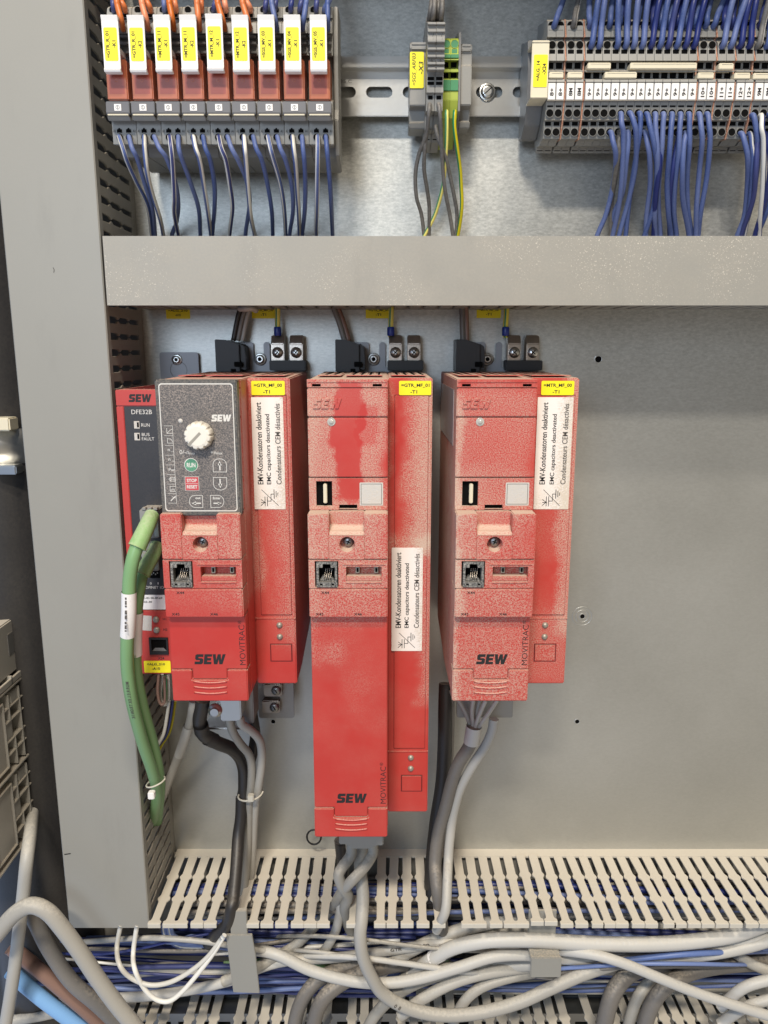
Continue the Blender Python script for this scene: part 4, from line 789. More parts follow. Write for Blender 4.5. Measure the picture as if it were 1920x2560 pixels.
    for k, u in enumerate((53.2, 68.2)):
        B = MB(); B.prism([(634, -6.5), (634, 7), (637, 13.6), (646, 14.2), (646, -6.5)], x(u), x(u + 10.4), 'nickel', 0.6, axis='X'); B.box(x(u + 1.2), x(u + 9.2), 633.4, 635, 5.6, 6.6, 'nickel', 0.3)
        B.lathe((x(u + 5.2), 634, 0.2), [(4.4, 0), (4.4, 1.2), (3.8, 2.2), (1.5, 2.8)], 'steel', 20); B.box(x(u + 2.8), x(u + 7.6), 631.0, 631.6, -0.2, 0.6, 'hole', rot=('Y', 40)); B.box(x(u + 2.8), x(u + 7.6), 630.95, 631.6, -0.2, 0.6, 'hole', rot=('Y', 130)); B.build('earth_clamp', o)
    # lower shield / earth bracket
    return o
M['sleeveb'] = mat('black_shrink_sleeve', (0.02, 0.018, 0.018), 0.5)
M['sticker'] = mat('grey_white_sticker', (0.55, 0.53, 0.50), 0.5, dust=0.2, grain=900)
M['jack'] = mat('dusty_black_socket', (0.05, 0.05, 0.05), 0.5, dust=0.35, grain=900, k=2.5, dustcol=(0.42, 0.40, 0.36))
M['groove'] = mat('panel_groove_red', (0.14, 0.008, 0.008), 0.6, bump=0)
M['inkgrey'] = mat('faded_ink', (0.09, 0.08, 0.07), 0.6, bump=0)
XL, XM, XRR = -144.3, -49.2, 46.6
dL = drive('L', XL, 29.0, False, 'red inverter on the left with dark keypad plugged on its front', '=GTR_MF_00')
dM = drive('M', XM, 30.2, True, 'tall red inverter in the middle with a finger-wiped mark in the dust', '=GTR_MF_01')
dR = drive('R', XRR, 33.2, False, 'red inverter on the right, evenly covered with pale dust', '=MTR_MF_00')
# clear tape wrapped round the left side of the right drive
b = MB(); b.box(XRR + 0.0, XRR + 0.25, 520, 632, -24, -62, M['tape'] if 'tape' in M else mat('clear_tape', (0.50, 0.44, 0.42), 0.2, bump=0.1)); b.build('tape_piece', dR)

# keypad on the left drive
kp = thing('control_keypad', (XL + 26, 497, -60), 'dark grey operator keypad with cream rotary knob, plugged on the left red inverter', 'keypad')
kx = lambda v: XL + 0.2 + v
kz = lambda v: ZT + v
KY = 489.0
b = MB(); b.prism(rr_poly(kx(0), kx(51.6), kz(-87.2), kz(0.2), 1.2, 3), KY, 497, 'keyb', 0.8); b.build('housing', kp)
b = MB(); b.prism(rr_poly(kx(2.4), kx(49.2), kz(-84.2), kz(-2.2), 2.0, 4), KY - 0.25, KY + 0.3, 'inkw'); b.prism(rr_poly(kx(3.0), kx(48.6), kz(-83.4), kz(-2.9), 1.7, 4), KY - 0.4, KY + 0.3, 'keyf', 0.1)
yk = KY - 0.45
def kp_(a, c): # pixel of the g4 crop -> keypad coords
    p = g4(a, c, KY); return p.x, p.z
p = kp_(897, 872); sew(b, p[0] - 6.4, p[0] + 6.4, p[1], 4.3, yk, 'inkw')
p = kp_(650, 1115); b.text('0/-n', p[0] - 1.6, p[1], yk, 2.7, 'inkw', w=6.0); b.text('max', p[0] + 3.4, p[1] - 1, yk, 1.2, 'inkw', w=3.6); p = kp_(862, 1122); b.text('+n', p[0] - 2, p[1] + 0.3, yk, 2.1, 'inkw', w=3.6); b.text('max', p[0] + 2, p[1] - 0.3, yk, 1.2, 'inkw', w=3.6)
b.lathe((kp_(605, 893)[0], yk + 0.1, kp_(605, 893)[1]), [(1.5, 0), (1.5, 0.05), (0.1, 0.06)], M['sticker'], 16)
def arr(b, cx, cz, dx, dz, L, m='inkw'):
    b.line([(cx - dx * L, cz - dz * L), (cx + dx * L * 0.4, cz + dz * L * 0.4)], 0.75, yk, m)
    t = (cx + dx * L, cz + dz * L); px, pz = -dz, dx
    b.add([(t[0], yk, t[1]), (cx + px * L * 0.45 - dx * 0, yk, cz + pz * L * 0.45), (cx - px * L * 0.45, yk, cz - pz * L * 0.45)], [[0, 1, 2]], m)
def keyout(b, cx, cz, w_, h_, d, m='inkw'):
    P = []; hw, hh = w_ / 2, h_ / 2; n = 8
    # rounded on the side d points to
    for k in range(n + 1):
        a = -math.pi / 2 + math.pi * k / n
        if d == 'u': P.append((cx - hw * math.sin(a), cz + hh * (0.15 + 0.85 * math.cos(a))))
        if d == 'd': P.append((cx + hw * math.sin(a), cz - hh * (0.15 + 0.85 * math.cos(a))))
        if d == 'l': P.append((cx - hw * (0.15 + 0.85 * math.cos(a)), cz + hh * math.sin(a)))
        if d == 'r': P.append((cx + hw * (0.15 + 0.85 * math.cos(a)), cz - hh * math.sin(a)))
    P += {'u': [(cx - hw, cz - hh), (cx + hw, cz - hh)], 'd': [(cx + hw, cz + hh), (cx - hw, cz + hh)], 'l': [(cx + hw, cz + hh), (cx + hw, cz - hh)], 'r': [(cx - hw, cz - hh), (cx - hw, cz + hh)]}[d]
    b.line(P, 0.32, yk, m, closed=True)
p = kp_(886, 1210); keyout(b, *p, 8.6, 8.6, 'u'); arr(b, *p, 0, 1, 2.8)
p = kp_(889, 1342); keyout(b, *p, 8.6, 8.2, 'd'); arr(b, *p, 0, -1, 2.8)
p = kp_(716, 1468); keyout(b, *p, 8.6, 8.0, 'l'); arr(b, p[0], p[1] - 1.2, -1, 0, 2.8); b.text('out', p[0] + 1.4, p[1] + 2.2, yk, 1.4, 'inkw', w=3.4, bold=0.028)
p = kp_(868, 1468); keyout(b, *p, 8.6, 8.0, 'r'); arr(b, p[0] + 0.3, p[1] - 1.2, 1, 0, 2.4); b.text('Enter', p[0] - 0.2, p[1] + 2.2, yk, 1.6, 'inkw', w=5.0, bold=0.028)
# column of symbols
xa_, z0_ = kp_(487, 928); xb_, z1_ = kp_(578, 1480); hc = (z0_ - z1_) / 8
b.line([(xa_, z0_), (xb_, z0_), (xb_, z1_), (xa_, z1_)], 0.22, yk, 'inkw')
for k in range(1, 8): b.line([(xa_, z0_ - k * hc), (xb_, z0_ - k * hc)], 0.2, yk - 0.01, 'inkw')
mx_ = (xa_ + xb_) / 2 + 0.8
for k in range(8):
    zc_ = z0_ - (k + 0.5) * hc
    if k == 0: b.line([(mx_ - 1.8, zc_ + 1.6), (mx_ - 1.8, zc_ - 1.6), (mx_ + 2, zc_ - 1.6)], 0.28, yk, 'inkw'); b.line([(mx_ - 1.6, zc_ - 1.4), (mx_, zc_ + 0.2), (mx_ + 1.8, zc_ + 1.2)], 0.28, yk - .03, 'inkw')
    if k == 1: b.line([(mx_ - 1.8, zc_ + 1.6), (mx_ - 1.8, zc_ - 1.6), (mx_ + 2, zc_ - 1.6)], 0.28, yk, 'inkw'); b.line([(mx_ - 1.4, zc_ + 1.2), (mx_ + 0.4, zc_ + 1), (mx_ + 1.8, zc_ - 1)], 0.28, yk - .03, 'inkw')
    if k in (2, 3): b.text('n', mx_ - 1.2, zc_ + 0.2, yk, 1.5, 'inkw'); b.text('ref' if k == 3 else 'n-f', mx_ + 1.2, zc_ - 0.6, yk, 1.0, 'inkw')
    if k == 4: b.text('Par', mx_, zc_, yk, 1.8, 'inkw', w=4)
    if k == 5: b.line([(mx_ - 1.2, zc_ - 1.2), (mx_ + 1.6, zc_ - 1.2), (mx_ + 1.6, zc_ + 1.2), (mx_ - 1.2, zc_ + 1.2)], 0.28, yk, 'inkw', closed=True); b.line([(mx_ - 1.4, zc_ - 1), (mx_ - 2.2, zc_), (mx_ - 1.4, zc_ + 1)], 0.28, yk - .03, 'inkw'); b.text('M', mx_ + 0.2, zc_, yk, 1.1, 'inkw', w=1.6)
    if k == 6: b.line([(mx_ - 1.8, zc_ - 1.6), (mx_ + 1.8, zc_ - 1.6), (mx_ + 1.8, zc_ + 1.6), (mx_ - 1.8, zc_ + 1.6)], 0.28, yk, 'inkw', closed=True); b.line([(mx_ - 0.8, zc_ - 1.5), (mx_ - 0.8, zc_ - 0.2), (mx_ + 0.8, zc_ - 0.2), (mx_ + 0.8, zc_ - 1.5)], 0.28, yk - .03, 'inkw')
    if k == 7: b.line([(mx_ - 1.6, zc_ - 1.4), (mx_ + 1.2, zc_ + 1.2)], 0.6, yk, 'inkw'); b.line([(mx_ - 0.8, zc_ + 1), (mx_ + 1.8, zc_ + 0.2)], 0.3, yk - .03, 'inkw')
# dust-wiped corner marks
b.build('membrane', kp)
c = kp_(682, 1208); b = MB(); b.lathe((c[0], KY - 0.3, c[1]), [(4.5, 0), (4.5, 0.22), (4.2, 0.3)], 'inkw', 28); b.lathe((c[0], KY - 0.32, c[1]), [(4.05, 0), (4.05, 0.32), (4.0, 0.33)], 'keyg', 28); b.text('RUN', c[0], c[1], KY - 0.68, 3.0, 'inkw', w=5.6, bold=0.028); b.build('run_key', kp)
c = kp_(688, 1341); b = MB(); b.box(c[0] - 4.5, c[0] + 4.5, KY - 0.55, KY, c[1] - 4.6, c[1] + 4.6, 'inkw', 0.1); b.box(c[0] - 4.25, c[0] + 4.25, KY - 0.65, KY, c[1] - 4.35, c[1] + 4.35, 'keyr', 0.1); b.text('STOP', c[0], c[1] + 2.1, KY - 0.7, 2.2, 'inkw', w=6.4, bold=0.028); b.text('RESET', c[0], c[1] - 2.0, KY - 0.7, 2.2, 'inkw', w=6.8, bold=0.028); b.line([(c[0] - 3.8, c[1] + 0.05), (c[0] + 3.8, c[1] + 0.05)], 0.2, KY - 0.7, 'inkw'); b.build('stop_key', kp)
# knob: fluted
p = g4(728, 1000, KY - 6); kc = (p.x, KY - 0.4, p.z); b = MB(); n = 72; prof = [(8.9, 0), (8.9, 4.5), (8.5, 6.4), (7.9, 7.4), (6.0, 7.8), (0.01, 7.85)]; vs = []; fs = []
for (r, h) in prof:
    for k in range(n):
        a = 2 * math.pi * k / n; rr = r - (0.75 if (k % 6) in (0, 1) and 4 < h < 7.5 and r > 7.8 else (0.35 if (k % 6) in (0, 1) and h <= 4.5 else 0)); vs.append((kc[0] + rr * math.cos(a), kc[1] - h, kc[2] + rr * math.sin(a)))
for i in range(len(prof) - 1):
    for k in range(n): fs.append([i * n + k, (i + 1) * n + k, (i + 1) * n + (k + 1) % n, i * n + (k + 1) % n])
b.add(vs, fs, 'knob', False); kn = b.build('rotary_knob', kp)
b = MB(); a = math.radians(225); c, s_ = math.cos(a), math.sin(a)
b.line([(kc[0] - 2.0 * c, kc[2] - 2.0 * s_), (kc[0] + 7.4 * c, kc[2] + 7.4 * s_)], 1.7, kc[1] - 7.95, M['knobline'] if 'knobline' in M else mat('knob_slot_grey', (0.30, 0.28, 0.24), 0.6, bump=0)); b.build('pointer', kn)

# power plugs on top of the drives with their cables, earth wires, screws
for kind, X, (pa, pb_) in (('L', XL, ((330, 60), (300, 330))), ('M', XM, None or ((0, 0), (0, 0))), ('R', XRR, ((0, 0), (0, 0)))):
    nm = DN[kind]; o = thing('power_plug', (X + 24, 600, -8), 'black angled power plug on top of the %s red inverter' % nm, 'power plug', 'black power plugs')
    # measured at D ~ 600
    b = MB(); xa_, xb_ = X + 10.6, X + 29.5
    b.prism([(xa_, ZT + 1.8), (xa_, 10.4), (xa_ + 8, 10.0), (xb_ - 3, 7.6), (xb_, 6.4), (xb_, ZT + 1.8)], 622, 648, 'black', 0.5)
    b.prism([(xb_, ZT + 4), (xb_, 7.2), (xb_ + 3.6, 5), (xb_ + 4.6, -5), (xb_ + 4.2, ZT + 3)], 626, 648, 'black', 0.4)
    b.box(xb_ - 4, xb_ + 2, 620.5, 625, -11, -7, 'hole', 0.3); b.box(xb_ - 7, xb_ - 3, 621, 625, ZT + 2, -12.5, 'hole', 0.2)
    b.build('plug_body', o)
    pts = {'L': [(q(590, 852, 632)), (q(600, 800, 632)), (q(606, 778, 632)), q(610, 765, 632), q(611, 740, 640)], 'M': [q(868, 852, 632), q(856, 810, 632), q(843, 775, 632), q(838, 760, 632), q(836, 735, 640)], 'R': [q(1164, 852, 632), q(1163, 810, 632), q(1162, 775, 632), q(1161, 760, 632), q(1161, 735, 640)]}[kind]
    for k in range(3 if kind == 'L' else 2):
        d = Vector(((k - 1) * 3.2 + 1, k * 2.0, 0)); wire('cable', [pp + d for pp in pts], 2.0 if kind == 'L' else 2.3, ['cableb', 'cabled', 'cable'][k] if kind == 'L' else ['cabled', 'brown'][k], '%s cable core dropping from the duct into the %s power plug' % ({0: 'black', 1: 'dark grey', 2: 'pale grey'}[k] if kind == 'L' else {0: 'dark grey', 1: 'brownish'}[k], nm), 'cable', 'cable cores at the power plugs')
    # earth wire
    ex = {'L': 694, 'M': 977, 'R': 1264}[kind]; top = {'L': 694, 'M': 978, 'R': 1266}[kind]
    wire('wire', [q(ex, 842, 640), q(ex, 815, 636), q(top, 780, 635), q(top, 765, 636), q(top, 735, 642)], 2.2, 'gnyw', 'green and yellow earth wire above the %s red inverter' % nm, group='earth wires of the inverters', n=10, stripe=('gnyg', (0, 5)))
    b = MB(); pz = q(ex, 830, 635); b.lathe(pz + Vector((0, 0, -3)), [(2.6, 0), (3.0, 1), (3.0, 6), (2.6, 7)], M['ferrule'] if 'ferrule' in M else mat('blue_ferrule', (0.01, 0.03, 0.22), 0.35, bump=0), 16, axis=(0, 0, 1)); tag(b.build('ferrule'), 'blue crimp sleeve on the earth wire of the %s red inverter' % nm, 'crimp sleeve', 'blue crimp sleeves')
    c = q({'L': 650.5, 'M': 934, 'R': 1218}[kind], 898, 645); pan_screw(Vector((c.x, 645, c.z)), 3.8, 'screw', 'round socket head screw above the %s red inverter' % nm, hexs=1)

# gateway
gw = thing('fieldbus_gateway', (-165, 645, -129), 'slim red and black gateway module squeezed left of the left inverter', 'gateway module')
GX0, GX1, GY = -185.0, -146.5, 535.0; gzt, gzb = -25.0, -233.6
b = MB(); b.box(GX0, GX1, GY + 1, 645, gzb, gzt, 'redG', 0.8)
for k in range(8): b.box(GX0 + 4 + k * 4.4, GX0 + 6.6 + k * 4.4, 545, 640, gzt - 0.3, gzt + 0.3, 'groove')
b.build('housing', gw)
zp0 = g4(0, 790, GY).z; zp1 = g5(0, 816, GY).z; xp = -180.0
b = MB(); b.box(GX0, GX1, GY, GY + 3, zp0 + 0.3, gzt, 'redG', 0.5); b.box(GX0, xp, GY, GY + 3, zp1, zp0, 'redG', 0.4); b.box(GX0, GX1, GY, GY + 3, gzb, zp1 - 0.3, 'redG', 0.5)
p = g4(315, 730, GY); sew(b, p.x - 8, p.x + 8, p.z, 5.4, GY - 0.04, 'ink')
for (a, c, t) in ((490, 880, 'H1'), (496, 955, 'H2')): p = g5(a, c, GY); b.text(t, p.x, p.z, GY - 0.06, 1.8, 'ink', bold=0.02)
p = g5(465, 1160, GY); b.text('X24', p.x, p.z, GY - 0.06, 2.0, 'ink', bold=0.02, w=4.6); b.build('front_frame', gw)
b = MB(); b.box(xp + 0.15, GX1, GY + 0.5, GY + 3, zp1, zp0, 'panelb', 0.3); y_ = GY + 0.4
def gt(a, c, t, h, w_, crop=g4): p = crop(a, c, GY); b.text(t, p.x, p.z, y_, h, 'inkw', w=w_)
gt(325, 829, 'DFE32B', 3.1, 14.2); gt(352, 923, 'RUN', 2.3, 5.8); gt(354, 991, 'BUS', 2.2, 5.4); gt(371, 1022, 'FAULT', 2.2, 8.6)
gt(402, 655, 'PROFINET IO', 2.0, 16.5, g5); gt(390, 626, '0', 1.6, 1.2, g5); gt(443, 626, '1', 1.6, 0.7, g5)
for (a, c) in ((290, 922), (293, 1006)):
    p = g4(a, c, GY); b.box(p.x - 1.9, p.x + 1.9, y_ - 0.1, y_ + 0.4, p.z - 2.6, p.z + 2.6, M['sticker'], 0.1); b.box(p.x + 0.2, p.x + 1.5, y_ - 0.25, y_, p.z - 1.6, p.z + 1.8, 'hole')
p = g5(420, 560, GY); b.box(p.x - 3.6, p.x + 3.6, y_ - 0.2, y_ + 0.2, p.z - 3.0, p.z + 3.0, 'hole', 0.2)
for k in range(4): b.box(p.x - 2.6 + k * 1.4, p.x - 1.9 + k * 1.4, y_ - 0.4, y_, p.z - 0.5 + (k % 2), p.z + 0.5 + (k % 2), 'chip')
b.build('front_panel', gw)
a, c = g5(296, 708, GY), g5(500, 812, GY); b = MB(); b.rrect(a.x - 4, c.x, c.z, a.z, y_ - 0.2, y_, 0.8, 'paper'); p = g5(400, 730, GY); b.text('MAC-ID 00-0F-69', p.x - 1.2, p.z, y_ - 0.25, 1.5, 'ink', w=17.5, bold=0.028); p = g5(355, 758, GY); b.text('41-23-30', p.x, p.z, y_ - 0.25, 1.5, 'ink', w=9.2, bold=0.028); b.build('address_sticker', gw)
p = g5(346, 907, GY); b = MB(); b.box(p.x - 5.4, p.x + 5.4, GY - 0.2, GY, p.z - 5.8, p.z + 5.8, M['sticker'], 0.1, rot=('Y', 4)); b.build('blank_sticker', gw)
for (a, c) in ((430, 882), (435, 957)): p = g5(a, c, GY); MB().lathe((p.x, GY, p.z), [(2.4, 0), (2.4, 0.4), (2.1, 1.4), (1.2, 1.8)], 'chip', 18).build('indicator_lamp', gw)
a, c = g5(380, 1010, GY), g5(522, 1130, GY); b = MB(); b.plate(a.x, c.x, c.z, a.z, GY - 1.4, GY + 6, [(a.x + 1.6, c.x - 1.2, c.z + 2.4, a.z - 1.4)], 'black'); b.box(a.x + 0.5, c.x - 0.5, GY - 0.4, GY + 5, c.z + 0.5, a.z - 0.5, 'hole'); b.prism([(a.x + 1.7, c.z + 2.5), (c.x - 1.3, c.z + 2.5), (c.x - 3.5, c.z + 5), (a.x + 4, c.z + 5)], GY - 0.5, GY - 0.3, 'dgrey'); b.build('socket', gw)
a, c = g5(342, 1178, GY), g5(537, 1262, GY); b = MB(); b.rrect(a.x, c.x, c.z, a.z, GY - 0.3, GY - 0.05, 0.8, 'yellow'); p = g5(430, 1203, GY); b.text('=ALG_210', p.x, p.z, GY - 0.35, 2.1, 'ink', w=13.2, bold=0.028); p = g5(430, 1233, GY); b.text('-A10', p.x, p.z, GY - 0.35, 2.1, 'ink', w=6, bold=0.028); b.build('name_tag', gw)
a, c = g4(440, 402, 640), g4(732, 640, 640); b = MB(); b.prism(rr_poly(a.x, c.x, c.z - 8, a.z, 2, 3), 644.5, 646, 'bracket', 0.3); p = g4(590, 530, 644); b.lathe((p.x, 644.5, p.z), [(6.6, 0), (6.8, 0.3), (7.1, 0)], 'dgrey', 30, cap=False); b.build('mounting_tab', gw)
p = g4(578, 455, 644); pan_screw(Vector((p.x, 644.4, p.z)), 3.3, 'screw', 'round socket head screw above the slim red gateway', hexs=1)
# network plugs, boots, cables
for k, (py, D, lab) in enumerate(((1286, 522, 'upper'), (1362, 530, 'lower'))):
    t = thing('network_plug', (-154, 535, q(0, py, D).z), '%s grey network plug in the black front of the gateway' % lab, 'network plug', 'network plugs of the gateway')
    a = q(352 + 2 * k, py - 14 + 10 * k, D); c = q(401, py + 56 + 6 * k, D); b = MB(); b.prism([(a.x + 3, c.z), (c.x, c.z), (c.x, a.z), (a.x, a.z), (a.x, a.z - 7)], D - 4, 536, 'grey', 0.6)
    for j in range(3): b.box(a.x + 2 + j * 4, a.x + 4.6 + j * 4, D - 4.6, D, a.z - 0.2, a.z + 1.6, 'grey', 0.3)
    b.box(c.x - 3, c.x + 0.2, D - 4.2, 536, c.z + 1, a.z - 1, 'steel', 0.2); b.box(a.x + 4, c.x - 4, D - 14, D - 4, a.z - 15, a.z - 2.5, M['duct'], 1.5); b.build('plug_body', t)
GA = [(838, 640, 508), (820, 680, 500), (790, 745, 494), (757, 815, 490)]
wire('cable_boot', [gl(*p) for p in GA], 5.0, 'greenl', 'pale green rubber boot on the front network cable', 'cable boot', 'green cable boots', n=16, r1=6.0)
wire('cable_boot', [gl(*p) for p in [(868, 800, 522), (850, 850, 516), (820, 900, 512), (785, 965, 508)]], 4.6, 'greenl', 'pale green rubber boot on the rear network cable', 'cable boot', 'green cable boots', n=16, r1=5.6)
C1 = [(762, 795, 491), (735, 880, 489), (716, 1000, 490), (712, 1180, 492), (703, 1350, 496), (706, 1500, 502), (733, 1680, 512), (785, 1880, 530), (845, 2060, 552), (868, 2180, 572), (845, 2330, 600)]
wire('network_cable', [gl(*p) for p in C1], 4.5, 'green', 'green network cable in front, bowing over the vertical duct edge', 'network cable', 'green network cables', n=16)
C2 = [(788, 950, 509), (770, 1040, 506), (755, 1150, 506), (748, 1300, 508), (752, 1500, 514), (790, 1700, 528), (840, 1880, 545), (875, 2040, 560), (885, 2150, 575), (870, 2330, 604)]
wire('network_cable', [gl(*p) for p in C2], 4.3, 'green', 'green network cable hidden behind the front one', 'network cable', 'green network cables', n=16)
b = MB(); b.tube([gl(*p) for p in [(713, 1060, 490.5), (712, 1180, 492), (705, 1302, 495)]], 4.95, 'paper', n=20, cap=False)
for k in range(15):
    if k % 5 == 4: continue
    p = gl(709 - 0.5 * k * 0.3, 1085 + k * 13.5, 491); b.box(p.x - 0.5, p.x + 0.6, p.y - 5.25, p.y - 4.7, p.z - 0.7, p.z + (0.2 if k % 2 else 0.8), 'inkgrey')
tag(b.build('cable_marker'), 'white printed marker sleeve on the front green cable', 'cable marker')
tag(MB().tube([gl(*p) for p in [(754, 1170, 506), (748, 1300, 508), (749, 1405, 511)]], 4.7, 'paper', n=18, cap=False).build('cable_marker'), 'white marker sleeve on the rear green cable', 'cable marker')
# printed word on cable
c = [gl(*p) for p in [(858, 2090, 558)]][0]
b = MB(); P = []
for k in range(25):
    a = 2 * math.pi * k / 24; P.append(gl(862, 2130, 558) + Vector((7.4 * math.cos(a), 7.0 * math.sin(a), 2.5 * math.cos(a) + 3)))
b.tube(P, 0.7, 'tie', n=6, sub=1); p = gl(840, 2180, 550); b.box(p.x - 2.5, p.x + 2.5, p.y - 3, p.y + 2, p.z - 3, p.z + 3, 'white', 0.6); tag(b.build('cable_tie'), 'pale cable tie round the two green cables', 'cable tie')

# yellow tags peeping out below the middle duct
for xa_, xb_, yb_, t1_, t2_, nm in ((414, 475, 797, '=ALG_210', '-A10', 'leftmost, above the gateway'), (629, 688, 796, '=GTR_MF_00', '-T1', 'above the left inverter'), (914, 978, 796, '=GTR_MF_01', '-T1', 'above the middle inverter'), (1192, 1252, 795, '=MTR_MF_00', '-T1', 'above the right inverter')):
    a, c = q(xa_, 772, 649), q(xb_, yb_, 649); b = MB(); b.rrect(a.x, c.x, c.z, c.z + 10.5, 649.3, 649.8, 0.6, 'yellow'); b.text(t1_, (a.x + c.x) / 2, c.z + 6.4, 649.2, 2.0, 'ink', w=16, bold=0.028); b.text(t2_, (a.x + c.x) / 2, c.z + 3, 649.2, 2.0, 'ink', w=4.4, bold=0.028)
    tag(b.build('name_tag'), 'yellow name tag on the mounting plate, ' + nm, 'name tag', 'yellow tags on the mounting plate')
wire('cable', [q(600, 772, 606), q(612, 772, 600), q(630, 771, 600), q(640, 776, 606)], 2.2, 'cable', 'short pale cable bend peeping under the middle duct', 'cable')

# ------------------------------------------------------------------ below the drives
# left drive: shield clamps
sc1 = thing('shield_clamp', (XL + 35, 600, -245), 'shiny metal cable clamp with screws under the left inverter', 'shield clamp', 'metal shield clamps')
b = MB(); a, c = gc(870, 500, 560), gc(1120, 690, 560); b.prism([(a.x, c.z), (c.x - 3, c.z), (c.x, c.z + 2), (c.x, a.z + 6), (a.x, a.z + 6)], 555, 575, 'steel', 0.8); b.lathe(gc(800, 590, 556), [(5.5, 0), (5.5, 2), (3.5, 2.2), (3.2, 5)], 'steel', 20); b.build('saddle', sc1)
b = MB(); a, c = gc(1130, 500, 585), gc(1280, 690, 585); b.prism(rr_poly(a.x, c.x, c.z, a.z + 20, 2), 575, 600, 'alum', 0.8); b.build('side_plate', sc1)
b = MB(); a, c = gc(720, 600, 600), gc(1150, 690, 600); b.box(a.x, c.x, 580, 640, c.z, c.z + 1.5, 'steel', 0.3); b.build('carrier', sc1)
sc2 = thing('earth_bracket', (XL + 72, 640, -245), 'brass coloured earth bracket with two dark screws under the left inverter', 'earth bracket')
b = MB(); a, c = gc(1300, 290, 630), gc(1600, 690, 630); b.prism(rr_poly(a.x, c.x + 10, c.z, a.z + 3, 2), 630, 632, 'alum', 0.3); b.build('plate', sc2)
for (u, v) in ((1500, 560), (1520, 360)):
    p = gc(u, v, 622); b = MB(); b.box(p.x - 11, p.x + 4.5, 622, 630, p.z - 6, p.z + 6, 'nickel', 1.0); b.lathe(p, [(4.2, 0), (4.2, 1), (3.4, 2), (1, 2.2)], 'screwm', 18); b.box(p.x - 2.2, p.x + 2.2, p.y - 2.4, p.y - 2, p.z - 0.4, p.z + 0.4, 'hole', rot=('Y', 60)); b.build('screw_clamp', sc2)
def cab(name, pts, r, m, label, group, crop, **kw):
    return wire(name, [crop(*p) for p in pts], r, m, label, kw.pop('cat', 'cable'), group, n=kw.pop('n', 14), **kw)
G1 = 'cables below the left inverter'
o = cab('cable', [(650, 480, 560), (640, 560, 560), (612, 720, 562), (660, 880, 568), (820, 980, 578), (990, 1050, 590), (1090, 1150, 598), (1140, 1300, 602), (1145, 1500, 602), (1140, 1659, 600)], 5.6, 'cableb', 'thick black heat shrunk cable curving out under the left inverter', G1, gc)
b = MB()
for (p0, p1) in (((622, 760, 560.6), (640, 850, 565)), ((700, 920, 571), (790, 960, 575.5))): b.tube([gc(*p0), gc(*p1)], 6.0, M['sleeveb'], n=16, cap=False)
b.build('shrink_sleeve', o)
cab('cable', [(1432, -20, 600), (1428, 100, 596), (1412, 220, 590), (1400, 400, 575), (1385, 560, 562), (1372, 640, 555), (1345, 740, 556), (1300, 780, 562), (1235, 850, 580)], 5.2, 'cableb', 'dark grey sleeve hanging in front of the cream duct fingers', G1, h3)
cab('cable', [(955, 660, 566), (965, 720, 566), (1010, 860, 572), (1100, 1000, 580), (1190, 1110, 586), (1228, 1250, 590), (1225, 1450, 594), (1205, 1700, 598), (1185, 2200, 602), (1150, 2600, 600), (1120, 3000, 590)], 3.5, 'cable', 'beige grey cable, left of the pair leaving the metal clamp', G1, gc)
cab('cable', [(1085, 680, 566), (1110, 760, 566), (1210, 830, 570), (1310, 930, 576), (1345, 1060, 582), (1345, 1250, 588), (1310, 1500, 594), (1270, 1750, 600), (1240, 2200, 606), (1210, 2700, 610)], 3.5, 'cable', 'beige grey cable, right of the pair leaving the metal clamp', G1, gc)
cab('cable', [(1235, 640, 610), (1255, 760, 612), (1270, 900, 614), (1240, 1100, 616), (1190, 1300, 614), (1110, 1650, 612), (1080, 2200, 612), (1040, 2700, 610)], 4.6, 'cableb', 'black cable behind the beige grey pair', G1, gc)
o = cab('cable', [(545, 490, 585), (530, 580, 585), (510, 700, 590), (440, 920, 600), (350, 1170, 612), (260, 1400, 620), (170, 1620, 622), (80, 1800, 622)], 3.9, 'cable', 'beige grey cable slanting down left to the vertical duct', G1, gc)
MB().tube([gc(480, 780, 593), gc(440, 920, 600), (gc(370, 1125, 610))], 4.2, 'cablel', n=16, cap=False).build('marker_sleeve', o)
P = [gc(1215, 1600, 596) + Vector((10.5 * math.cos(2 * math.pi * k / 24), 9 * math.sin(2 * math.pi * k / 24), -4 * abs(math.sin(math.pi * k / 24)) + 3)) for k in range(25)]
b = MB().tube(P, 0.8, 'tie', n=6, sub=1); p = gc(1215, 1650, 584); b.box(p.x - 2.5, p.x + 2.5, p.y, p.y + 5, p.z - 3, p.z + 3, 'tie', 0.6); tag(b.build('cable_tie'), 'translucent cable tie binding the cables below the left inverter', 'cable tie')
for k, (P, mt, nm) in enumerate((([(130, 150), (115, 380), (150, 520), (200, 480), (195, 200)], 'brown', 'brown'), ([(170, 170), (150, 420), (185, 530), (240, 480), (245, 300), (240, 180)], 'whitew', 'white'), ([(190, 190), (180, 400), (215, 500), (235, 440), (230, 200)], 'gnyg', 'green'))):
    wire('wire', [gc(u, v, 600 + 6 * k) for u, v in P], 1.3, mt, '%s wire making a small loop under the gateway' % nm, group='small wires under the gateway')
for k, (P, mt, nm) in enumerate((([(250, 480), (230, 640), (190, 860), (130, 980), (80, 1060)], 'whitew', 'white'), ([(290, 480), (260, 700), (215, 880), (140, 990), (85, 1060)], 'blued', 'dark blue'), ([(320, 490), (290, 700), (250, 860), (170, 990), (100, 1120)], 'gnyw', 'yellow'))):
    wire('wire', [gc(u, v, 606 + 4 * k) for u, v in P], 1.5, mt, '%s wire slanting into the vertical duct under the gateway' % nm, group='small wires under the gateway')
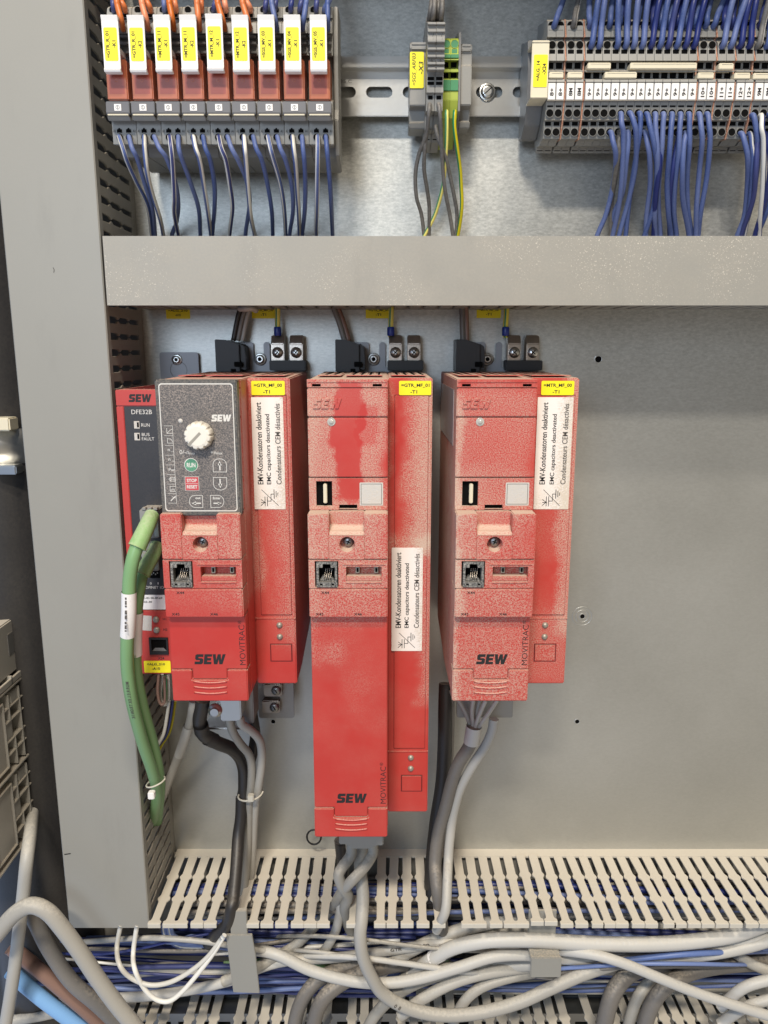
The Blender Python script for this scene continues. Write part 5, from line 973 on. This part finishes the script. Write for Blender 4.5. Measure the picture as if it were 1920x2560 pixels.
# middle drive
G2 = 'cables below the middle inverter'
sc = thing('shield_clamp', (XM + 25, 600, -345), 'grey cable clamp plate just under the tall middle inverter', 'shield clamp', 'metal shield clamps')
b = MB(); a, c = h4(590, 210, 560), h4(850, 255, 560); b.prism([(a.x, a.z + 6), (c.x, a.z + 6), (c.x, c.z + 3), (c.x - 6, c.z + 3), (c.x - 10, c.z), (a.x + 12, c.z), (a.x + 6, c.z + 4), (a.x, c.z + 4)], 552, 600, 'duct', 0.8); b.build('plate', sc)
b = MB(); P = [h4(438, 220, 630) + Vector((6.5 * math.cos(2 * math.pi * k / 16), 0, 7.5 * math.sin(2 * math.pi * k / 16))) for k in range(17)]; b.tube(P, 0.9, 'black', n=6, sub=1); tag(b.build('wire_loop'), 'small black wire loop left of the foot of the middle inverter', 'wire loop')
cab('cable', [(590, 240, 600), (600, 330, 604), (606, 420, 606), (600, 500, 606)], 4.8, 'cableb', 'short black cable left under the middle inverter', G2, h4)
cab('cable', [(662, 255, 572), (655, 330, 570), (605, 400, 564), (585, 450, 560), (610, 520, 560), (640, 570, 566), (620, 640, 575), (640, 740, 590), (690, 820, 600), (780, 880, 620), (900, 900, 635)], 4.6, 'cable', 'grey cable making an S bend under the middle inverter', G2, h4)
cab('cable', [(785, 255, 572), (785, 320, 570), (735, 400, 562), (660, 480, 556), (600, 550, 566), (545, 640, 590), (440, 750, 592), (330, 860, 588), (200, 935, 580), (60, 1015, 574), (-100, 1075, 574)], 4.4, 'cable', 'grey cable crossing from the middle inverter to the lower left', G2, h4)
b = cab('cable', [(720, 265, 590), (718, 330, 585), (712, 380, 580), (715, 440, 574), (728, 560, 566), (722, 700, 556), (712, 800, 552), (728, 930, 552), (780, 1050, 554), (850, 1150, 556), (1000, 1235, 558), (1200, 1275, 560), (1420, 1260, 562), (1650, 1200, 564), (1830, 1120, 566), (2040, 1030, 568), (2250, 960, 572)], 5.3, 'cable', 'thick grey cable dropping from the middle inverter and sweeping right along the duct', G2, h4)
cab('cable', [(605, 560, 578), (590, 680, 580), (560, 790, 582), (500, 890, 584), (430, 950, 595), (330, 980, 615), (150, 1000, 630)], 4.0, 'cable', 'grey cable dropping between broken duct fingers', G2, h4)
# right drive
G3 = 'cables below the right inverter'
sc = thing('shield_clamp', (XRR + 35, 620, -245), 'greenish grey clamp plate under the right inverter', 'shield clamp', 'metal shield clamps')
b = MB(); a, c = gb(900, 960, 600), gb(1195, 1052, 600); b.prism(rr_poly(a.x, c.x, c.z, a.z + 12, 1.5), 600, 606, 'alum', 0.5); b.build('plate', sc)
for k, P in enumerate(([(895, 940, 588), (925, 990, 586), (955, 1050, 584), (975, 1120, 582)], [(985, 955, 584), (978, 1020, 582), (985, 1090, 580), (988, 1130, 580)], [(1050, 960, 582), (1020, 1030, 580), (1000, 1090, 578), (995, 1130, 578)], [(1110, 960, 584), (1065, 1030, 580), (1030, 1080, 578), (1005, 1130, 578)], [(1020, 955, 588), (1005, 1030, 586), (998, 1120, 584)])):
    wire('wire', [gb(*p) for p in P], 1.9, 'cable', '%s of the grey cores fanning out of the cut sheath under the right inverter' % ORD[k], group='cores under the right inverter', n=10)
o = cab('cable', [(992, 1100, 578), (985, 1150, 578), (960, 1210, 580), (905, 1300, 584), (870, 1400, 588), (840, 1520, 590), (800, 1660, 590), (782, 1808, 584), (786, 1900, 576), (800, 2010, 570), (818, 2150, 580), (825, 2250, 610)], 5.3, 'cabled', 'dark grey cable with its sheath cut open under the right inverter', G3, gb)
MB().tube([gb(990, 1095, 577), gb(975, 1185, 578.5)], 6.4, 'cablel', n=18, cap=False).build('cut_sheath', o)
cab('cable', [(1095, 1058, 584), (1085, 1120, 584), (1050, 1200, 584), (985, 1300, 586), (920, 1420, 590), (880, 1560, 592), (860, 1700, 588), (852, 1808, 582), (848, 1900, 570), (840, 2060, 556), (815, 2130, 556), (790, 2180, 566)], 4.0, 'cablel', 'light grey cable curving beside the dark cut one below the right inverter', G3, gb)
cab('cable', [(842, 870, 616), (838, 1000, 612), (834, 1200, 610), (822, 1400, 608), (792, 1600, 606), (770, 1808, 600), (762, 1960, 596), (765, 2200, 610)], 6.4, 'cableb', 'black cable running down left behind the right inverter', G3, gb)
cab('cable', [(862, 900, 612), (866, 1050, 612), (860, 1250, 612), (840, 1450, 612), (815, 1650, 610), (790, 1900, 600)], 3.2, 'cabled', 'thin dark cable beside the black one behind the right inverter', G3, gb)

# ------------------------------------------------------------------ cables in the bottom duct
G4 = 'grey cables lying in the bottom duct'
def oc(P, r, m, lab, **kw): return wire('cable', [q(*p) for p in P], r, m, lab, 'cable', G4, n=14, **kw)
oc([(575, 2372, 580), (640, 2375, 576), (697, 2388, 572), (777, 2426, 568), (870, 2451, 566), (959, 2458, 566), (1043, 2447, 566), (1148, 2418, 566), (1233, 2392, 568), (1330, 2388, 572), (1450, 2400, 576), (1600, 2402, 578), (1740, 2385, 576), (1850, 2360, 574), (1960, 2335, 574)], 4.7, 'cablel', 'light grey cable sagging in the middle of the bottom duct')
o = oc([(150, 2500, 590), (304, 2494, 586), (380, 2489, 582), (485, 2473, 578), (591, 2447, 576), (650, 2420, 578), (720, 2402, 580), (830, 2395, 582), (930, 2382, 582), (1030, 2368, 582), (1120, 2355, 584), (1220, 2360, 590), (1340, 2372, 600), (1500, 2385, 610), (1700, 2390, 620)], 4.2, 'cablel', 'light grey cable with handwritten letters on its sheath')
b = MB()
for a, t in ((990, 'GTR'), (1052, 'MF 00')):
    p = q(a, 2376 - (a - 990) * 0.16, 577.2); b.text(t, p.x, p.z + 0.6, p.y, 3.0, 'inkgrey', w=10 if len(t) < 4 else 15, rot=6, bold=0.02)
b.build('lettering', o)
oc([(1030, 2440, 584), (1070, 2405, 576), (1130, 2370, 570), (1212, 2352, 566), (1300, 2349, 564), (1400, 2354, 564), (1510, 2360, 564), (1640, 2360, 564), (1760, 2350, 566), (1850, 2333, 568), (1960, 2290, 572)], 6.0, 'cablel', 'thickest pale cable just under the duct finger tips on the right')
b = MB().tube([q(1080, 2397, 575), q(1108, 2380, 572.5)], 6.3, 'paper', n=16, cap=False); tag(b.build('cable_marker'), 'white marker sleeve on the thickest pale cable', 'cable marker')
oc([(1180, 2420, 588), (1330, 2412, 584), (1500, 2408, 580), (1640, 2400, 576), (1770, 2385, 572), (1860, 2368, 572), (1960, 2340, 572)], 5.2, 'cablel', 'pale cable running second below the thickest one')
oc([(1380, 2374, 572), (1440, 2380, 562), (1500, 2390, 556), (1569, 2412, 552), (1656, 2448, 550), (1764, 2490, 550), (1950, 2548, 550)], 4.2, 'cablel', 'pale cable slanting down to the right corner over all others')
oc([(730, 2600, 566), (745, 2525, 568), (775, 2470, 572), (820, 2435, 578), (900, 2412, 586), (1000, 2395, 600), (1120, 2390, 630), (1250, 2390, 640)], 6.2, 'cabled', 'dark grey flat looking cable curving down left of the middle')
oc([(775, 2600, 560), (800, 2510, 562), (850, 2460, 568), (930, 2425, 578), (1040, 2405, 592), (1180, 2400, 620), (1350, 2400, 635)], 6.4, 'cabled', 'second dark grey cable curving down beside the first')
oc([(905, 2600, 576), (940, 2535, 576), (1000, 2480, 578), (1090, 2440, 580), (1200, 2420, 584), (1340, 2418, 596), (1500, 2420, 620), (1700, 2420, 635)], 5.0, 'cable', 'grey cable fanning up from below the middle')
oc([(940, 2450, 586), (975, 2408, 584), (1040, 2370, 586), (1120, 2335, 588), (1200, 2312, 590), (1290, 2300, 600), (1450, 2300, 615), (1700, 2310, 625)], 5.4, 'cable', 'grey cable rising right behind the vertical thick cable')
oc([(990, 2470, 590), (1040, 2420, 590), (1110, 2385, 592), (1200, 2340, 594), (1330, 2320, 600), (1500, 2318, 610), (1700, 2330, 625), (1960, 2360, 630)], 5.4, 'cable', 'grey cable rising right, second behind the vertical thick cable')
oc([(1000, 2540, 574), (1060, 2495, 574), (1150, 2450, 576), (1260, 2425, 582), (1390, 2415, 596), (1560, 2410, 615), (1700, 2400, 630)], 5.0, 'cable', 'grey cable passing under the light sagging one')
oc([(1120, 2600, 580), (1150, 2520, 580), (1200, 2470, 582), (1290, 2440, 586), (1400, 2425, 598), (1600, 2425, 620)], 4.6, 'cable', 'grey cable bending down between the lower duct fingers')
oc([(1505, 2620, 566), (1515, 2540, 566), (1540, 2470, 572), (1590, 2425, 582), (1680, 2405, 592), (1800, 2395, 615), (1900, 2390, 640)], 7.2, 'cabled', 'thick dark grey cable bending down right of the lower fingers')
oc([(1600, 2620, 570), (1622, 2530, 570), (1660, 2470, 574), (1730, 2430, 584), (1830, 2412, 594), (1980, 2405, 610)], 6.6, 'cabled', 'second thick dark grey cable bending down on the right')
oc([(1560, 2620, 584), (1580, 2530, 584), (1610, 2470, 588), (1660, 2430, 598), (1760, 2400, 620)], 5.0, 'cable', 'grey cable between the two thick dark bends')
oc([(1800, 2520, 572), (1850, 2475, 568), (1900, 2455, 566), (1980, 2440, 566)], 4.6, 'cablel', 'pale cable entering from the right edge, upper of two')
oc([(1800, 2560, 566), (1860, 2520, 562), (1920, 2500, 560), (1990, 2485, 560)], 4.4, 'cablel', 'pale cable entering from the right edge, lower of two')
oc([(1250, 2335, 604), (1400, 2325, 600), (1560, 2322, 598), (1700, 2320, 598), (1850, 2322, 600), (1960, 2330, 602)], 5.2, 'cable', 'grey cable in shade right behind the finger tips')
oc([(1180, 2330, 610), (1350, 2345, 608), (1500, 2340, 608), (1700, 2345, 610), (1960, 2310, 610)], 5.2, 'cabled', 'dark grey cable deep behind the finger tips')
oc([(330, 2432, 604), (420, 2420, 600), (520, 2430, 596), (600, 2432, 594)], 5.0, 'cablel', 'cream coloured cable piece among the blue wires on the left')
oc([(1840, 2385, 590), (1880, 2410, 588), (1930, 2430, 586), (1990, 2440, 586)], 4.6, 'cable', 'grey cable dipping at the right picture edge')
for P, lab in (([(715, 740), (693, 870), (708, 975), (770, 1050), (880, 1095), (1000, 1082), (1120, 1020), (1230, 930), (1318, 815)], 'upper'), ([(812, 740), (790, 900), (798, 1000), (850, 1110), (920, 1178), (1000, 1192), (1080, 1135), (1180, 1020), (1270, 900), (1330, 800)], 'lower')):
    wire('wire', [h3(a, c, 545 if k > 1 else 560) for k, (a, c) in enumerate(P)], 1.95, 'whitew', 'white wire hanging in a loop below the vertical duct, %s of two' % lab, group='white wire loops', n=12)
# blue wires in the duct (counted individuals, many)
for k in range(40):
    y0 = random.uniform(2330, 2470); D0 = random.uniform(596, 636); left = random.random() < 0.6
    if left: xs = [60, 200, 340, 480, 620, 760, 900, 1040]; dy = random.uniform(-10, 45) - 5
    else: xs = [560, 720, 880, 1060, 1240, 1420, 1600, 1780, 1960]; dy = random.uniform(-25, 25)
    ph = random.random() * 6; am = random.uniform(4, 14)
    P = [q(x_, y0 + dy * (i / len(xs)) + am * math.sin(i * 0.9 + ph), D0 + 6 * math.sin(i * 0.7 + ph)) for i, x_ in enumerate(xs)]
    wire('wire', P, random.choice([1.6, 1.8, 2.2]), random.choice(['blued', 'blued', 'bluel', 'blue', 'bluel', 'blued']), 'blue wire among the tangled blue bundle lying in the bottom duct', group='tangled blue wires in the bottom duct', n=8, sub=4)
for k in range(34):   # deeper, just under the slotted wall
    y0 = random.uniform(2195, 2330); D0 = random.uniform(590, 636); xs = [430, 620, 800, 980, 1160, 1340, 1520, 1700, 1960]; dy = random.uniform(-35, 35); ph = random.random() * 6; am = random.uniform(3, 10)
    P = [q(x_, y0 + dy * (i / len(xs)) + am * math.sin(i * 0.8 + ph), D0 + 7 * math.sin(i * 0.6 + ph)) for i, x_ in enumerate(xs)]
    wire('wire', [Vector((p.x, p.y, min(p.z, -470 - (k % 5)))) for p in P], random.choice([1.8, 2.2, 3.0]), random.choice(['blued', 'cableb', 'blued', 'cabled', 'blue', 'cableb']), 'dark wire seen through the slots of the bottom duct', group='dark wires under the slotted wall', n=8, sub=3)
for k in range(16):
    y0 = random.uniform(2340, 2440); D0 = random.uniform(560, 596); a = random.choice([(60, 640), (120, 900), (560, 1250), (640, 1400), (900, 1700), (1200, 1960)]); xs = [a[0] + (a[1] - a[0]) * i / 6 for i in range(7)]; dy = random.uniform(-60, 60); ph = random.random() * 6; am = random.uniform(4, 16)
    P = [q(x_, y0 + dy * (i / 6 - 0.5) + am * math.sin(i * 1.1 + ph), D0 + 8 * math.sin(i * 0.9 + ph) + (48 if i in (0, 6) else (14 if i in (1, 5) else 0))) for i, x_ in enumerate(xs)]
    mm = ['bluel', 'cablel', 'blue', 'whitew', 'cabled', 'bluel', 'cable', 'blued'][k % 8]
    wire('wire', P, [1.7, 2.4, 1.7, 1.2][k % 4], mm, 'thin loose wire weaving between the thick cables in the bottom duct', group='thin loose wires among the thick cables', n=8, sub=4)
for k in range(7):
    t = k * 9; P = [(960 + t, 735 + k * 3), (975 + t, 800), (1040 + t * 0.7, 860 - k * 6), (1130, 885 - k * 13), (1200, 880 - k * 10)]
    wire('wire', [h3(a, c, 592 - k * 2) for a, c in P], 1.8, ['blue', 'whitew', 'bluel', 'blue', 'bluel', 'whitew', 'bluel'][k], '%s of the nested bluish wires curving under the duct corner' % ORD[k], group='nested wires under the duct corner', n=8)
for P, m_, lab in (([(560, 2410), (640, 2404), (760, 2408), (860, 2420), (1000, 2412), (1120, 2395)], 'green', 'green'), ([(700, 2400), (780, 2390), (860, 2388), (960, 2400)], 'gnyw', 'yellow'), ([(520, 2385), (700, 2372), (860, 2362), (1000, 2350)], 'whitew', 'white')):
    wire('wire', [q(a, c, 594) for a, c in P], 2.6 if m_ == 'green' else 2.0, m_, '%s wire lying among the blue ones in the duct' % lab, group='coloured wires in the bottom duct', n=8)
dp = thing('perforated_rail', (60, 640, -660), 'dark perforated steel rail below the lower duct fingers', 'perforated rail')
b = MB(); b.plate(-340, 480, -640, -618, 622, 640, [(-330 + 19 * k, -318 + 19 * k, -634, -627) for k in range(42)], 'screwm'); b.build('front_strip', dp)
b = MB(); b.box(-340, 480, 641, 645, -758, -616, 'dark'); b.box(-340, 480, 560, 640, -700, -698, 'dark'); b.build('added_dark_sheet', dp)  # dark sheets added behind and beneath, darkening the gaps between the lower fingers
def print_on(o, pts, txt, r, h, s0, step, m='inkgrey', view=(0, -1, 0.25)):
    P = smooth_path([Vector(p) for p in pts], 20); vw = Vector(view).normalized(); d = [0]
    for a_, b_ in zip(P, P[1:]): d.append(d[-1] + (b_ - a_).length)
    mb = MB()
    for k, ch in enumerate(txt):
        if ch == ' ': continue
        sd = s0 + k * step; i_ = max(0, min(len(P) - 2, next((j for j, v in enumerate(d) if v > sd), len(P) - 1) - 1)); f = (sd - d[i_]) / max(1e-6, d[i_ + 1] - d[i_])
        p = P[i_].lerp(P[i_ + 1], f); t = (P[i_ + 1] - P[i_]).normalized(); n = (vw - t * vw.dot(t)).normalized(); u = t; w_ = n.cross(t) * -1
        if w_.z < 0 and abs(t.x) > 0.5: w_ = -w_
        vs, fs, tw, th = text_geo(ch, 0.03); sc = h / max(th, 0.5); mb.add([p + n * (r * 1.01 + 0.05) + u * ((a_ - tw / 2) * sc) + w_ * ((b_ - th / 2) * sc) for a_, b_ in vs], fs, m)
    return mb.build('lettering', o, ORG[o.name])
for o_ in list(COL.objects):
    if o_.get('label') == 'thick grey cable dropping from the middle inverter and sweeping right along the duct': print_on(o_, [h4(*p) for p in [(780, 1050, 554), (850, 1150, 556), (1000, 1235, 558), (1200, 1275, 560)]], '08', 5.3, 3.4, 34, 4.2)
    if o_.get('label') == 'green network cable in front, bowing over the vertical duct edge': print_on(o_, [gl(*p) for p in C1[4:9]], 'MURRELEKTRONIK', 4.5, 2.3, 30, 2.6, view=(0.1, -1, 0.1))
# retaining clips
a = h3(1345, 790, 552); b = MB(); pa, pb2, pc, pd = h3(1340, 790, 553), h3(1495, 790, 553), h3(1540, 1135, 553), h3(1385, 1130, 553)
b.prism([(pa.x, pa.z), (pb2.x, pb2.z), (pb2.x + 2.2, pb2.z - 18), (pc.x, pc.z), (pd.x, pd.z)], 551, 553.4, 'duct', 0.4); b.box(pa.x + 4, pb2.x - 4, 552, 556, pa.z - 2, pa.z + 22, 'ductw', 0.4); tag(b.build('wire_retainer'), 'flat grey wire retainer across the duct, left one', 'wire retainer', 'flat grey wire retainers')
a, c = h5(292, 700, 553), h5(460, 1005, 553); b = MB(); b.box(a.x + 1, c.x, 549.5, 552, c.z, h5(0, 890, 553).z, 'duct', 0.6); b.box(a.x + 1, c.x - 2, 566, 568, h5(0, 890, 553).z - 4, a.z, 'ductw', 0.5); b.box(a.x + 1, c.x - 0.5, 551.5, 567, h5(0, 905, 553).z - 1, h5(0, 905, 553).z + 1, 'duct', 0.4); tag(b.build('wire_retainer'), 'flat grey wire retainer with pale end, right one', 'wire retainer', 'flat grey wire retainers')

# ------------------------------------------------------------------ left of the vertical duct
G5 = 'thick cables at the lower left'
for P, r, m_, lab, D in (
  ([(-60, 850), (0, 775), (80, 680), (180, 625), (280, 660), (370, 760), (470, 895), (580, 1060), (690, 1210), (800, 1345), (860, 1430)], 6.2, 'cable', 'thick grey cable arching over the lower left corner', 520),
  ([(196, -10, 612), (190, 100, 590), (178, 210, 565), (158, 360), (138, 560), (112, 780), (85, 1000), (50, 1230), (20, 1400)], 5.2, 'cablel', 'light grey cable running straight down at the lower left', 548),
  ([(170, 640), (210, 720), (290, 880), (420, 1070), (580, 1210), (700, 1330), (760, 1420)], 6.4, 'cabled', 'dark grey cable slanting down under the grey arch', 570),
  ([(60, 870), (150, 940), (260, 1030), (400, 1150), (560, 1290), (660, 1390)], 6.2, 'brown', 'reddish brown cable slanting down at the lower left', 580),
  ([(60, 1010), (140, 1085), (260, 1185), (400, 1290), (520, 1380)], 6.4, 'skyblue', 'sky blue cable slanting down in the corner', 578),
  ([(40, 1310), (180, 1290), (320, 1262), (450, 1225)], 4.4, 'cablel', 'pale cable stub behind the sky blue one', 592)):
    wire('cable', [h3(p[0], p[1], p[2] if len(p) > 2 else D) for p in P], r, m_, lab, 'cable', G5, n=18)
# black tube with metal clamp band
b = MB(); b.lathe((-318, 640, -900), [(48, 0), (48, 1270)], 'pipe', 48, axis=(0, 0, 1)); tag(b.build('tube'), 'thick glossy black tube standing behind the vertical duct', 'tube')
pb = thing('clamp_band', (-318, 600, -85), 'shiny steel clamp band round the black tube', 'clamp band')
z0_, z1_ = q(40, 1075, 590).z, q(40, 1165, 590).z
b = MB(); b.lathe((-318, 640, z1_), [(48, 0), (49.6, 0.6), (49.6, z0_ - z1_ - 0.6), (48, z0_ - z1_)], 'steel', 48, axis=(0, 0, 1), cap=False); b.build('band', pb)
b = MB(); p = q(15, 1060, 590); b.box(p.x - 12, p.x + 5, 585, 600, p.z - 5, p.z + 5, 'cream', 1); p = q(20, 1172, 590); b.box(p.x - 10, p.x + 8, 586, 600, p.z - 4, p.z + 3, 'steel', 1); b.build('lug', pb)
# ribbed grey adapter
ad = thing('busbar_adapter', (-330, 650, -400), 'large ribbed grey plastic adapter at the left picture edge', 'busbar adapter')
XA = -300.0
b = MB(); b.box(-380, XA - 9, 528, 655, -402, -262, 'grey', 0.5)
def rib(y0, y1, z0, z1, d=9.2, t=0.0, m='adapt'): b.box(XA - d, XA - t, y0, y1, z0, z1, m, 0.35)
rib(527, 529.5, -402, -262); rib(653, 655, -402, -262)
for z_ in (-402, -333, -264): rib(527, 655, z_ - 0.8, z_ + 1.2)
for zb0, zt0 in ((-399, -337), (-330, -268)):
    rib(533, 562, zb0 + 4, zt0 - 4, t=2.0); 
    for e in (zb0 + 3.4, zt0 - 4.6): rib(532, 564, e, e + 1.3, t=0.3)
    rib(562.6, 564, zb0 + 3, zt0 - 3, t=0.3); rib(532, 533.4, zb0 + 3, zt0 - 3, t=0.3)
    zz = [zb0, zb0 + 13, zb0 + 24, zb0 + 40, zb0 + 51, zt0]
    for z_ in zz[1:-1]: rib(564, 653, z_ - 0.6, z_ + 0.6, t=0.4)
    for (ya, k0, k1) in ((577, 0, 2), (590, 0, 5), (600, 1, 3), (603, 0, 1), (611, 3, 5), (616, 0, 3), (629, 0, 5), (640, 2, 5), (572, 3, 5)): rib(ya - 0.8, ya + 0.8, zz[k0], zz[k1], t=0.2)
    for (ya, yb, k) in ((565, 576, 2), (591, 610, 1), (604, 615, 4), (630, 639, 0), (630, 652, 3), (578, 589, 4)): rib(ya, yb, zz[k] + 0.6, zz[k + 1] - 0.6, t=1.6)
    b.lathe((XA - 3, 622, zb0 + 32), [(5, 0), (5, 2.6), (3.6, 2.8), (3.4, 0.6)], 'adapt', 18, axis=(1, 0, 0))
for y_ in (534, 556, 580, 604, 630): b.box(-345, XA, y_ - 1, y_ + 1, -262, -255, 'adapt', 0.3)
b.box(-345, -342, 528, 655, -262, -254, 'adapt'); b.box(XA - 2, XA, 528, 655, -262, -257, 'adapt', 0.3)
b.build('ribbed_housing', ad)
p = q(3, 2100, 527); b = MB(); b.box(-330, -299.5 - 2, 526.8, 527.6, -401, -366, 'paper', 0.1); b.text('open', -306.5, -387, 526.7, 5.2, 'ink', rot=-90, w=19); b.build('white_sticker', ad)
b = MB(); b.prism([(560, -256), (560, -222), (566, -212), (600, -212), (640, -250), (640, -256)], -350, -303, 'adapt', 1.0, axis='X'); b.lathe((-322, 563, -226), [(9, 0), (9, 1), (7, 1.2)], 'adapt', 20, cap=False); b.disc((-322, 559.5, -226), 7.5, 'black', 20, h=3); b.box(-303.4, -302.6, 585, 612, -240, -222, 'dgrey', 0.2); b.text('A', -315, -245, 559, 4, 'inkgrey') if 0 else None
tag(b.build('terminal_block'), 'grey clamp block with dark round opening on top of the ribbed adapter', 'clamp block')
tag(MB().box(-292, -258, 640, 648, -350, -285, M['cabgrey'], 1).build('bracket'), 'pale bluish metal bracket behind the left edge of the vertical duct', 'bracket')
tag(MB().box(-340, -250, 700, 712, -460, -454, 'grey', 1).box(-340, -250, 690, 750, -452, -430, 'dark', 1).build('cabinet_frame_rail'), 'dark cabinet frame rail with a light lip at the lower left', 'frame rail')
tag(MB().box(-380, -252, 735, 745, -560, -300, 'cabgrey').build('cabinet_side_wall'), kind='structure')
b = MB().tube([q(150, 1520, 646), q(105, 1590, 642), q(80, 1640, 638), q(60, 1690, 634)], 3.2, 'cablel'); tag(b.build('cable'), 'pale cable passing behind the ribbed adapter', 'cable', G5)
